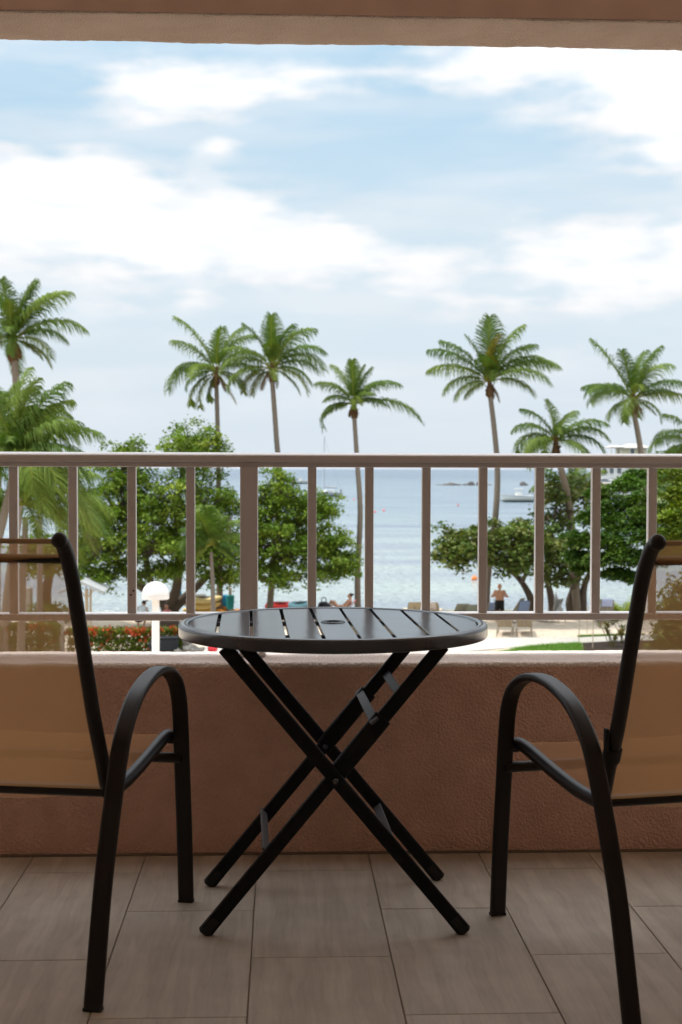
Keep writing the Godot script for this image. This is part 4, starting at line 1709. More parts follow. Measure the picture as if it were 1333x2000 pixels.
func build_people() -> void:
	# bare-backed man standing, seen from behind
	var o := thing("person", "bare-backed man in black shorts standing on the beach facing the sea", "person", Vector3(9.985, -5.900, -64.600), deg_to_rad(-6))
	var skin := Color(0.50, 0.27, 0.17)
	var b := Mb.new()
	b.col = skin
	var bones := [[Vector3(0.07, 0.97, 0), Vector3(-0.07, 0.97, 0), 0.125, 0.125], [Vector3(0.06, 1.0, 0), Vector3(0.09, 1.30, 0.01), 0.115, 0.13], [Vector3(-0.06, 1.0, 0), Vector3(-0.09, 1.30, 0.01), 0.115, 0.13], [Vector3(0.11, 1.38, 0.0), Vector3(0.19, 1.42, 0), 0.09, 0.07], [Vector3(-0.11, 1.38, 0), Vector3(-0.19, 1.42, 0), 0.09, 0.07], [Vector3(0, 1.42, 0.01), Vector3(0, 1.58, -0.05), 0.062, 0.055]]
	bones.append_array(head_bones(Vector3(0, 1.64, -0.075), Vector3(0, -0.35, -1).normalized()))
	for s in [-1.0, 1.0]:
		bones.append([Vector3(0.10 * s, 0.92, 0), Vector3(0.115 * s, 0.50, -0.01), 0.092, 0.06])
		bones.append([Vector3(0.115 * s, 0.50, -0.01), Vector3(0.12 * s, 0.09, 0.03), 0.058, 0.04])
		bones.append([Vector3(0.12 * s, 0.06, 0.04), Vector3(0.135 * s, 0.035, -0.15), 0.042, 0.032])
		bones.append([Vector3(0.20 * s, 1.42, 0), Vector3(0.345 * s, 1.19, 0.03), 0.056, 0.043])
		bones.append([Vector3(0.345 * s, 1.19, 0.03), Vector3(0.21 * s, 1.20, -0.19), 0.042, 0.03])
	body(b, bones, 0.02, 0.05)
	for s in [-1.0, 1.0]:
		body(b, fingers(b, Vector3(0.215 * s, 1.20, -0.185), Vector3(0.15 * s, 1.205, -0.245), Vector3(-0.75 * s, 0.1, -0.5).normalized(), Vector3(0, 1, 0.1).normalized()), 0.006, 0.012)
	var bd := part("body", b, M.plain, o)
	face_marks(o, Vector3(0, 1.64, -0.075), Vector3(0, -0.35, -1).normalized())
	bd.name = "body"
	b = Mb.new()
	b.col = Color(0.012, 0.012, 0.014)
	var sh := [[Vector3(0.07, 0.97, 0), Vector3(-0.07, 0.97, 0), 0.14, 0.14]]
	for s in [-1.0, 1.0]:
		sh.append([Vector3(0.10 * s, 0.93, 0), Vector3(0.125 * s, 0.50, -0.01), 0.112, 0.102])
	body(b, sh, 0.02, 0.04, AABB(Vector3(0, 0.54, 0), Vector3(1, 0.50, 1)))
	part("shorts", b, M.plain, o)
	b = Mb.new()
	b.col = Color(0.33, 0.36, 0.40)
	var cl := curve(PackedVector3Array([Vector3(-0.17, 1.22, -0.26), Vector3(-0.235, 1.18, -0.20), Vector3(-0.25, 0.9, -0.17), Vector3(-0.24, 0.62, -0.16)]), 5)
	b.sweep(cl, rounded(0.11, 0.025, 0.01, 2), Vector3(1, 0.1, 0))
	single("towel", b, M.plain, "grey towel hanging from the standing man's left hand", "towel", o.position).rotation = o.rotation

	# person bending over near the white lamp
	o = thing("person", "person in black shorts and pale shirt crouching on the sand by the white lamp", "person", Vector3(-6.187, -5.900, -62.500), deg_to_rad(-18))
	b = Mb.new()
	b.col = Color(0.42, 0.24, 0.16)
	bones = [[Vector3(0.06, 0.42, 0.12), Vector3(-0.06, 0.42, 0.12), 0.13, 0.13], [Vector3(0, 0.46, 0.10), Vector3(0, 0.82, -0.22), 0.14, 0.15], [Vector3(0.1, 0.86, -0.24), Vector3(0.18, 0.86, -0.26), 0.08, 0.065], [Vector3(-0.1, 0.86, -0.24), Vector3(-0.18, 0.86, -0.26), 0.08, 0.065], [Vector3(0, 0.92, -0.28), Vector3(0, 1.0, -0.38), 0.06, 0.055]]
	bones.append_array(head_bones(Vector3(0, 1.06, -0.44), Vector3(0, -0.5, -1).normalized()))
	for s in [-1.0, 1.0]:
		bones.append([Vector3(0.10 * s, 0.40, 0.1), Vector3(0.16 * s, 0.50, -0.28), 0.09, 0.062])
		bones.append([Vector3(0.16 * s, 0.50, -0.28), Vector3(0.14 * s, 0.09, -0.10), 0.058, 0.042])
		bones.append([Vector3(0.14 * s, 0.06, -0.09), Vector3(0.16 * s, 0.035, -0.27), 0.042, 0.032])
		bones.append([Vector3(0.19 * s, 0.86, -0.26), Vector3(0.24 * s, 0.62, -0.40), 0.052, 0.042])
		bones.append([Vector3(0.24 * s, 0.62, -0.40), Vector3(0.16 * s, 0.42, -0.55), 0.04, 0.03])
	body(b, bones, 0.022, 0.05)
	for s in [-1.0, 1.0]:
		body(b, fingers(b, Vector3(0.163 * s, 0.425, -0.545), Vector3(0.14 * s, 0.36, -0.60), Vector3(-0.1 * s, -0.7, -0.6).normalized(), Vector3(-1.0 * s, 0, 0.1).normalized()), 0.006, 0.012)
	part("body", b, M.plain, o)
	face_marks(o, Vector3(0, 1.06, -0.44), Vector3(0, -0.5, -1).normalized())
	b = Mb.new()
	b.col = Color(0.012, 0.012, 0.015)
	sh = [[Vector3(0.06, 0.42, 0.12), Vector3(-0.06, 0.42, 0.12), 0.15, 0.15]]
	for s in [-1.0, 1.0]:
		sh.append([Vector3(0.10 * s, 0.40, 0.1), Vector3(0.155 * s, 0.49, -0.22), 0.108, 0.09])
	body(b, sh, 0.022, 0.04)
	part("shorts", b, M.plain, o)
	b = Mb.new()
	b.col = Color(0.52, 0.58, 0.62)
	sh = [[Vector3(0, 0.52, 0.05), Vector3(0, 0.83, -0.23), 0.155, 0.168], [Vector3(0.1, 0.86, -0.24), Vector3(0.21, 0.80, -0.30), 0.098, 0.07], [Vector3(-0.1, 0.86, -0.24), Vector3(-0.21, 0.80, -0.30), 0.098, 0.07]]
	body(b, sh, 0.022, 0.04)
	part("shirt", b, M.plain, o)
	b = Mb.new()
	b.col = Color(0.02, 0.015, 0.012)
	b.ball(Vector3(0, 1.10, -0.42), Vector3(0.10, 0.085, 0.105), 12, 8)
	part("hair", b, M.plain, o)

	# sunbather half lying on a lounger, knees up, facing right
	var lo := build_lounger("lounger", "lounge chair under the reclining sunbather, pink towel on its raised back", Vector3(2.628, -5.900, -65.500), deg_to_rad(82), 0.85, Color(0.16, 0.14, 0.12))
	o = thing("person", "sunbather with dark hair reclining on a lounger with knees drawn up", "person", lo.position, lo.rotation.y)
	b = Mb.new()
	b.col = Color(0.55, 0.31, 0.21)
	bones = [[Vector3(0.06, 0.50, 0.14), Vector3(-0.06, 0.50, 0.14), 0.12, 0.12], [Vector3(0, 0.53, 0.18), Vector3(0, 0.86, 0.50), 0.125, 0.135], [Vector3(0.09, 0.92, 0.54), Vector3(0.16, 0.93, 0.54), 0.075, 0.058], [Vector3(-0.09, 0.92, 0.54), Vector3(-0.16, 0.93, 0.54), 0.075, 0.058], [Vector3(0, 0.97, 0.58), Vector3(0, 1.08, 0.57), 0.055, 0.05]]
	bones.append_array(head_bones(Vector3(0, 1.15, 0.54), Vector3(0, 0, -1)))
	for s in [-1.0, 1.0]:
		bones.append([Vector3(0.09 * s, 0.50, 0.10), Vector3(0.11 * s, 0.88, -0.26 - 0.08 * s), 0.088, 0.058])
		bones.append([Vector3(0.11 * s, 0.88, -0.26 - 0.08 * s), Vector3(0.11 * s, 0.43, -0.52 - 0.08 * s), 0.055, 0.038])
		bones.append([Vector3(0.11 * s, 0.41, -0.53 - 0.08 * s), Vector3(0.12 * s, 0.40, -0.70 - 0.08 * s), 0.036, 0.028])
		bones.append([Vector3(0.17 * s, 0.92, 0.53), Vector3(0.25 * s, 0.68, 0.36), 0.048, 0.038])
		bones.append([Vector3(0.25 * s, 0.68, 0.36), Vector3(0.16 * s, 0.68, 0.10), 0.036, 0.026])
	body(b, bones, 0.022, 0.045)
	for s in [-1.0, 1.0]:
		body(b, fingers(b, Vector3(0.163 * s, 0.68, 0.11), Vector3(0.135 * s, 0.685, 0.04), Vector3(-0.3 * s, 0, -1).normalized(), Vector3(-1.0 * s, 0, 0).normalized()), 0.006, 0.012)
	part("body", b, M.plain, o)
	face_marks(o, Vector3(0, 1.15, 0.54), Vector3(0, 0, -1))
	b = Mb.new()
	b.col = Color(0.05, 0.028, 0.018)
	b.ball(Vector3(0, 1.185, 0.575), Vector3(0.10, 0.095, 0.105), 12, 8)
	b.ball(Vector3(0.0, 1.22, 0.68), Vector3(0.05, 0.05, 0.05), 8, 6)
	part("hair", b, M.plain, o)
	b = Mb.new()
	b.col = Color(0.45, 0.13, 0.13)
	sh = [[Vector3(0.06, 0.50, 0.14), Vector3(-0.06, 0.50, 0.14), 0.132, 0.132]]
	body(b, sh, 0.022, 0.04)
	part("swimsuit", b, M.plain, o)
	towel("pink towel over the backrest behind the sunbather", lo, 0.85, Color(0.72, 0.16, 0.19), 0.6, 0.56)
	b = Mb.new()
	b.col = Color(0.02, 0.02, 0.025)
	b.ball(Vector3(0, 0.28, 0), Vector3(0.30, 0.30, 0.22), 12, 8, 0.2, noise(0.8, 2))
	b.tube(curve(PackedVector3Array([Vector3(-0.12, 0.5, 0), Vector3(-0.08, 0.72, 0), Vector3(0.08, 0.72, 0), Vector3(0.12, 0.5, 0)]), 4), PackedFloat32Array([0.02, 0.02, 0.02, 0.02, 0.02, 0.02, 0.02, 0.02, 0.02, 0.02, 0.02, 0.02, 0.02]), 6, Vector3(0, 0, 1))
	single("beach_bag", b, M.plain, "black beach bag hanging at the lounger's raised back behind the sunbather", "bag", Vector3(1.956, -5.900, -65.200) + Vector3(0, 0.35, 0))

	# seated person in pink under the big tree
	o = thing("person", "person in a pink top sitting on the sand under the big tree behind the lamp", "person", Vector3(-5.168, -5.900, -64.000), deg_to_rad(150))
	b = Mb.new()
	b.col = Color(0.50, 0.29, 0.20)
	bones = [[Vector3(0.06, 0.15, 0), Vector3(-0.06, 0.15, 0), 0.13, 0.13], [Vector3(0, 0.2, 0), Vector3(0, 0.52, 0.08), 0.13, 0.14], [Vector3(0.09, 0.58, 0.08), Vector3(0.17, 0.58, 0.08), 0.08, 0.06], [Vector3(-0.09, 0.58, 0.08), Vector3(-0.17, 0.58, 0.08), 0.08, 0.06], [Vector3(0, 0.62, 0.08), Vector3(0, 0.74, 0.05), 0.055, 0.05]]
	bones.append_array(head_bones(Vector3(0, 0.82, 0.03), Vector3(0, 0, -1)))
	for s in [-1.0, 1.0]:
		bones.append([Vector3(0.09 * s, 0.14, 0), Vector3(0.16 * s, 0.42, -0.34), 0.088, 0.058])
		bones.append([Vector3(0.16 * s, 0.42, -0.34), Vector3(0.13 * s, 0.07, -0.56), 0.055, 0.04])
		bones.append([Vector3(0.13 * s, 0.05, -0.57), Vector3(0.14 * s, 0.035, -0.74), 0.038, 0.03])
		bones.append([Vector3(0.18 * s, 0.58, 0.08), Vector3(0.25 * s, 0.38, -0.08), 0.05, 0.04])
		bones.append([Vector3(0.25 * s, 0.38, -0.08), Vector3(0.16 * s, 0.46, -0.28), 0.038, 0.028])
	body(b, bones, 0.022, 0.045)
	for s in [-1.0, 1.0]:
		body(b, fingers(b, Vector3(0.163 * s, 0.46, -0.275), Vector3(0.13 * s, 0.49, -0.33), Vector3(-0.4 * s, 0.2, -1).normalized(), Vector3(-1.0 * s, 0, 0.3).normalized()), 0.006, 0.012)
	part("body", b, M.plain, o)
	face_marks(o, Vector3(0, 0.82, 0.03), Vector3(0, 0, -1))
	b = Mb.new()
	b.col = Color(0.72, 0.22, 0.25)
	sh = [[Vector3(0, 0.2, 0), Vector3(0, 0.52, 0.08), 0.15, 0.158], [Vector3(0.09, 0.57, 0.08), Vector3(0.20, 0.53, 0.05), 0.095, 0.07], [Vector3(-0.09, 0.57, 0.08), Vector3(-0.20, 0.53, 0.05), 0.095, 0.07]]
	body(b, sh, 0.022, 0.04)
	part("shirt", b, M.plain, o)
	b = Mb.new()
	b.col = Color(0.05, 0.03, 0.02)
	b.ball(Vector3(0, 0.86, 0.06), Vector3(0.10, 0.09, 0.105), 12, 8)
	part("hair", b, M.plain, o)


func build_beach_things() -> void:
	# lamp
	var o := thing("garden_lamp", "white post lamp with a mushroom-shaped white globe in front of the hedge", "lamp", Vector3(-2.642, -5.900, -30.000))
	var top: Vector3 = Vector3(-2.626, -1.645, -30.000)
	var h := top.y - o.position.y
	var b := Mb.new()
	b.tube(PackedVector3Array([Vector3(0, 0, 0), Vector3(0, h, 0)]), PackedFloat32Array([0.082, 0.078]), 16)
	part("post", b, M.white_paint, o)
	b = Mb.new()
	b.lathe(at(Vector3(0, h, 0)), [[0.0, 0.0], [0.272, 0.0], [0.285, 0.01], [0.288, 0.085]], 32, true)
	var globe := part("globe_band", b, M.globe, o)
	b = Mb.new()
	var prof := [[0.281, 0.085], [0.284, 0.092]]
	for k in 13:
		var a := PI / 2 * k / 12
		prof.append([0.284 * cos(a), 0.095 + 0.275 * sin(a)])
	b.lathe(at(Vector3(0, h, 0)), prof, 32)
	part("globe", b, M.globe, o)
	b = Mb.new()
	b.rod(Vector3(0.20, h - 0.09, 0.05), Vector3(0.20, h + 0.005, 0.05), 0.03, 8)
	b.rod(Vector3(-0.18, h - 0.04, 0.05), Vector3(-0.18, h + 0.005, 0.05), 0.03, 8)
	part("fitting", b, M.rubber, globe)
	# shelter
	o = thing("beach_shelter", "small grey gabled shade roof on a wooden post by the water", "shelter", Vector3(-8.303, -5.900, -61.000))
	var rp: Vector3 = Vector3(-8.298, -4.039, -61.000)
	h = rp.y - o.position.y
	b = Mb.new()
	b.box(at(Vector3(0, h / 2 - 0.05, 0)), Vector3(0.13, h + 0.1, 0.13), 0.01)
	b.box(at(Vector3(0.16, h / 2 - 0.05, -0.05)), Vector3(0.09, h + 0.1, 0.09), 0.01)
	part("post", b, M.wood, o)
	b = Mb.new()
	for s in [-1.0, 1.0]:
		b.rod(Vector3(0, h - 0.4, 0), Vector3(0.4 * s, h + 0.05, 0), 0.03, 6)
	part("brace", b, M.wood, o)
	for s in [-1.0, 1.0]:
		b = Mb.new()
		b.box(Transform3D(Basis(Vector3.BACK, -0.42 * s), Vector3(0.47 * s - 0.1, h + 0.17, 0)), Vector3(1.08, 0.035, 1.9), 0.008)
		b.box(Transform3D(Basis(Vector3.BACK, -0.42 * s), Vector3(0.47 * s - 0.1, h + 0.12, 0.93)), Vector3(1.06, 0.10, 0.04), 0.008)
		part("roof_panel", b, M.roof_sheet, o)
	# loungers
	var tan := Color(0.30, 0.245, 0.165)
	build_lounger("lounger", "left tan lounger of the pair on open sand in front of the rail", Vector3(9.470, -5.900, -59.700), deg_to_rad(-12), 1.05, tan)
	build_lounger("lounger", "right tan lounger of the pair on open sand in front of the rail", Vector3(10.278, -5.900, -59.700), deg_to_rad(-8), 1.05, tan)
	build_lounger("lounger", "pale cream lounger alone at the water's edge right of the table centre", Vector3(6.171, -5.900, -66.600), deg_to_rad(4), 0.68, Color(0.52, 0.44, 0.30))
	var l := build_lounger("lounger", "cream lounger with a white towel beside the fourth baluster from the post", Vector3(7.166, -5.900, -66.400), deg_to_rad(-14), 0.68, Color(0.50, 0.42, 0.30))
	towel("white towel bunched over the cream lounger's back", l, 0.68, Color(0.72, 0.66, 0.62), 0.5, 0.4)
	build_lounger("lounger", "olive tan lounger left of the greener one near the standing man", Vector3(8.227, -5.900, -65.800), deg_to_rad(10), 0.68, Color(0.29, 0.29, 0.23))
	build_lounger("lounger", "greenish lounger nearest left of the standing man", Vector3(8.748, -5.900, -65.400), deg_to_rad(6), 0.68, Color(0.29, 0.33, 0.28))
	l = build_lounger("lounger", "low lounger with a blue towel just left of the standing man's legs", Vector3(9.839, -5.900, -66.000), deg_to_rad(0), 0.68, Color(0.25, 0.25, 0.24))
	towel("small blue towel on the lounger left of the standing man", l, 0.68, Color(0.22, 0.32, 0.55), 0.5, 0.45)
	build_lounger("lounger", "tan lounger close behind the standing man's right side", Vector3(10.722, -5.900, -66.400), deg_to_rad(60), 1.0, Color(0.24, 0.24, 0.19))
	l = build_lounger("lounger", "dark lounger with a wide blue towel beside the leaning tree trunk", Vector3(10.781, -5.900, -64.000), deg_to_rad(18), 1.25, Color(0.16, 0.15, 0.14))
	towel("wide blue towel hanging over the dark lounger by the leaning trunk", l, 1.25, Color(0.20, 0.27, 0.42), 0.7, 0.52)
	l = build_lounger("lounger", "tan lounger with a blue and white towel right of the tree trunks", Vector3(14.858, -5.900, -64.500), deg_to_rad(-4), 1.35, Color(0.27, 0.24, 0.19))
	towel("pale blue towel on the tan lounger right of the tree trunks", l, 1.35, Color(0.42, 0.47, 0.66), 0.3, 0.5)
	# a steeply raised grey lounger with a clear sun shade beside it
	l = build_lounger("lounger", "grey lounger with steeply tilted back between the two tree trunks", Vector3(12.413, -5.900, -65.200), deg_to_rad(50), 1.2, Color(0.17, 0.18, 0.18))
	o = thing("sun_shade", "folded grey sun shade leaning beside the tilted lounger between the trunks", "sun shade", Vector3(12.708, -5.900, -65.000))
	b = Mb.new()
	b.rod(Vector3(-0.25, -0.05, 0), Vector3(-0.05, 1.35, 0), 0.02, 6)
	part("pole", b, M.lounger_frame, o)
	b = Mb.new()
	b.col = Color(0.50, 0.53, 0.56)
	b.prism(PackedVector2Array([Vector2(-0.08, -1.35), Vector2(0.42, -0.25), Vector2(0.3, -0.1), Vector2(-0.22, -0.15)]), -0.02, 0.02, Transform3D(Basis(Vector3.RIGHT, PI / 2), Vector3.ZERO), 0.005)
	part("canopy", b, M.plain, o)
	# kayaks and pedal craft
	for k in 3:
		kayak(["lowest pale yellow kayak of the stacked three left of the slim palm", "middle pale yellow kayak of the stacked three left of the slim palm", "topmost pale yellow kayak of the stacked three left of the slim palm"][k], Vector3(-3.657, -5.900, -67.000) + Vector3(-0.1 + 0.05 * k, 0.02 + 0.30 * k, 0.12 * k), 0.05 * k, 0.0, Color(0.78, 0.56, 0.16).lerp(Color(0.80, 0.68, 0.36), 0.35 * k), 1.25 + 0.55)
	kayak("orange kayak lying right of the slim palm trunk", Vector3(-2.471, -5.900, -66.800), 0.2, 0.0, Color(0.85, 0.33, 0.03), 1.1)
	kayak("second orange kayak standing on edge behind the first", Vector3(-2.663, -5.900, -67.400) + Vector3(0, 0.25, 0), 0.5, 0.1, Color(0.85, 0.38, 0.05), 0.9)
	kayak("red inflatable kayak with raised ends right of the wide post", Vector3(-0.044, -5.900, -66.800), 0.15, 0.0, Color(0.72, 0.05, 0.05), 1.5, 2.0)
	kayak("pale blue inflatable kayak right of the red one", Vector3(0.916, -5.900, -66.600), -0.25, 0.06, Color(0.20, 0.42, 0.52), 1.3, 2.1)
	b = Mb.new()
	b.col = Color(0.02, 0.24, 0.24)
	b.lathe(Transform3D.IDENTITY, [[0.0, 0.45], [0.13, 0.45], [0.17, 0.55], [0.20, 1.08], [0.19, 1.12], [0.0, 1.12]], 16)
	o = thing("beach_bin", "teal green bin on a wooden post beside the orange kayaks", "bin", Vector3(-2.378, -5.900, -66.200))
	part("bin_body", b, M.plain, o)
	b = Mb.new()
	b.box(at(Vector3(0, 0.72, 0.0)), Vector3(0.13, 1.5, 0.13), 0.02)
	part("post", b, M.wood, o)
	b = Mb.new()
	b.col = Color(0.02, 0.27, 0.55)
	b.ball(Vector3(0, 0.3, 0), Vector3(0.32, 0.32, 0.32), 16, 10)
	single("beach_ball", b, M.plain, "round blue float resting behind the orange kayaks", "float", Vector3(-2.631, -5.900, -67.200) + Vector3(0, 0.45, 0))
	b = Mb.new()
	b.col = Color(0.03, 0.30, 0.55)
	b.prism(PackedVector2Array([Vector2(-0.35, 0), Vector2(0.35, 0), Vector2(0.2, -0.9), Vector2(-0.1, -0.8)]), -0.1, 0.1, Transform3D(Basis(Vector3.RIGHT, PI / 2), Vector3.ZERO), 0.02)
	single("folded_canopy", b, M.plain, "bright blue folded canopy behind the big tree's fork", "canopy", Vector3(-5.003, -5.900, -68.000) + Vector3(0, 0.45, 0))
	b = Mb.new()
	b.col = Color(0.30, 0.32, 0.34)
	b.box(at(Vector3(0, 0.95, 0)), Vector3(0.8, 0.18, 0.5), 0.05)
	for s in [-0.35, 0.35]:
		b.rod(Vector3(s, 0, 0), Vector3(s, 0.95, 0), 0.025, 6)
	single("grey_table", b, M.plain, "small grey table behind the stacked yellow kayaks", "table", Vector3(-4.004, -5.900, -68.000))
	b = Mb.new()
	b.col = Color(0.62, 0.24, 0.24)
	b.ball(Vector3(0, 0.25, 0), Vector3(0.34, 0.27, 0.3), 12, 8, 0.25, noise(0.8, 2))
	b.col = Color(0.42, 0.36, 0.2)
	b.ball(Vector3(0.1, 0.52, 0), Vector3(0.26, 0.14, 0.24), 12, 8, 0.25, noise(0.8, 2))
	single("beach_bag", b, M.plain, "pink bag topped with a straw mat beside the wide post", "bag", Vector3(-1.621, -5.900, -66.400) + Vector3(0, 0.1, 0))
	# low dark table and a long dark case by the hedge
	o = thing("low_bench", "low dark wooden bench in the tree shade right of the lamp post", "bench", Vector3(-4.895, -5.900, -62.000))
	b = Mb.new()
	b.col = Color(0.05, 0.035, 0.025)
	b.box(at(Vector3(0, 0.26, 0)), Vector3(0.85, 0.22, 0.45), 0.03)
	part("seat", b, M.plain, o)
	for s in [-0.34, 0.34]:
		b = Mb.new()
		b.col = Color(0.05, 0.035, 0.025)
		b.box(at(Vector3(s, 0.07, 0)), Vector3(0.09, 0.18, 0.4), 0.01)
		part("leg", b, M.plain, o)
	o = thing("equipment_case", "long black equipment case lying beside the flowering hedge", "case", Vector3(-4.419, -5.900, -54.000), 0.12)
	b = Mb.new()
	b.col = Color(0.018, 0.02, 0.024)
	b.box(at(Vector3(0.12, 0.33, 0)), Vector3(0.8, 0.5, 0.4), 0.05)
	b.box(at(Vector3(-0.42, 0.30, 0)), Vector3(0.36, 0.30, 0.34), 0.05)
	part("shell", b, M.plain, o)
	b = Mb.new()
	b.col = Color(0.03, 0.032, 0.036)
	b.box(at(Vector3(0.12, 0.60, 0)), Vector3(0.84, 0.07, 0.44), 0.02)
	part("lid", b, M.plain, o)
	b = Mb.new()
	b.tube(curve(PackedVector3Array([Vector3(0.5, 0.62, 0), Vector3(0.62, 0.8, 0), Vector3(0.62, 1.0, 0), Vector3(0.52, 1.2, 0)]), 4), PackedFloat32Array([0.022, 0.022, 0.022, 0.022, 0.022, 0.022, 0.022, 0.022, 0.022, 0.022, 0.022, 0.022, 0.022]), 6, Vector3(0, 0, 1))
	part("handle", b, M.rubber, o)
	var nz := noise(0.7, 4, FastNoiseLite.TYPE_SIMPLEX, 81)
	for e in [[Vector3(-3.647, -5.900, -54.600), Vector3(0.22, 0.45, 0.25), "upright grey boulder beside the black case"], [Vector3(-3.337, -5.900, -53.400), Vector3(0.42, 0.24, 0.3), "flat pale boulder at the foot of the upright one"], [Vector3(-3.839, -5.900, -53.200), Vector3(0.2, 0.16, 0.2), "small dark boulder left of the flat pale one"]]:
		b = Mb.new()
		b.ball(Vector3(0, e[1].y * 0.6, 0), e[1], 16, 12, 0.5, nz)
		single("boulder", b, M.rock, e[2], "boulder", e[0], "boulders by the hedge")
	o = thing("play_ball", "red and white beach ball lying on the path under the table's left edge", "ball", Vector3(-2.580, -5.900, -53.600))
	b = Mb.new()
	b.col = Color(0.68, 0.05, 0.06)
	b.ball(Vector3(0, 0.2, 0), Vector3(0.2, 0.2, 0.2), 16, 10)
	part("ball_skin", b, M.plain, o)
	b = Mb.new()
	b.col = Color(0.78, 0.78, 0.78)
	b.lathe(Transform3D(Basis(Vector3.RIGHT, 0.9), Vector3(0, 0.2, 0)), [[0.192, -0.07], [0.205, 0.0], [0.192, 0.07]], 16)
	part("white_band", b, M.plain, o)
	# slim stakes
	for e in [[Vector3(11.944, -5.900, -56.500), 0.95, "leftmost of the three thin stakes by the planting bed"], [Vector3(13.033, -5.900, -60.000), 0.85, "farthest thin stake, between the two taller ones"], [Vector3(12.129, -5.900, -54.800), 1.25, "tall thin stake nearest the planting bed"]]:
		b = Mb.new()
		b.rod(Vector3(0, -0.1, 0), Vector3(0.02, e[1] + 0.35, 0), 0.018, 6)
		single("garden_stake", b, M.wood, e[2], "stake", e[0], "thin stakes by the planting bed")
	# low concrete marker post and pale cabinet seen through the left chair
	b = Mb.new()
	b.box(at(Vector3(0, 0.6, 0)), Vector3(0.24, 1.25, 0.24), 0.02)
	single("marker_post", b, M.concrete, "short concrete post in the gap between the hedges", "post", Vector3(-8.391, -5.900, -54.500))
	b = Mb.new()
	b.box(at(Vector3(0, 0.75, 0)), Vector3(0.55, 1.5, 0.5), 0.03)
	single("utility_cabinet", b, M.concrete, "pale concrete cabinet by the water seen through the left chair", "cabinet", Vector3(-11.775, -5.900, -66.000))


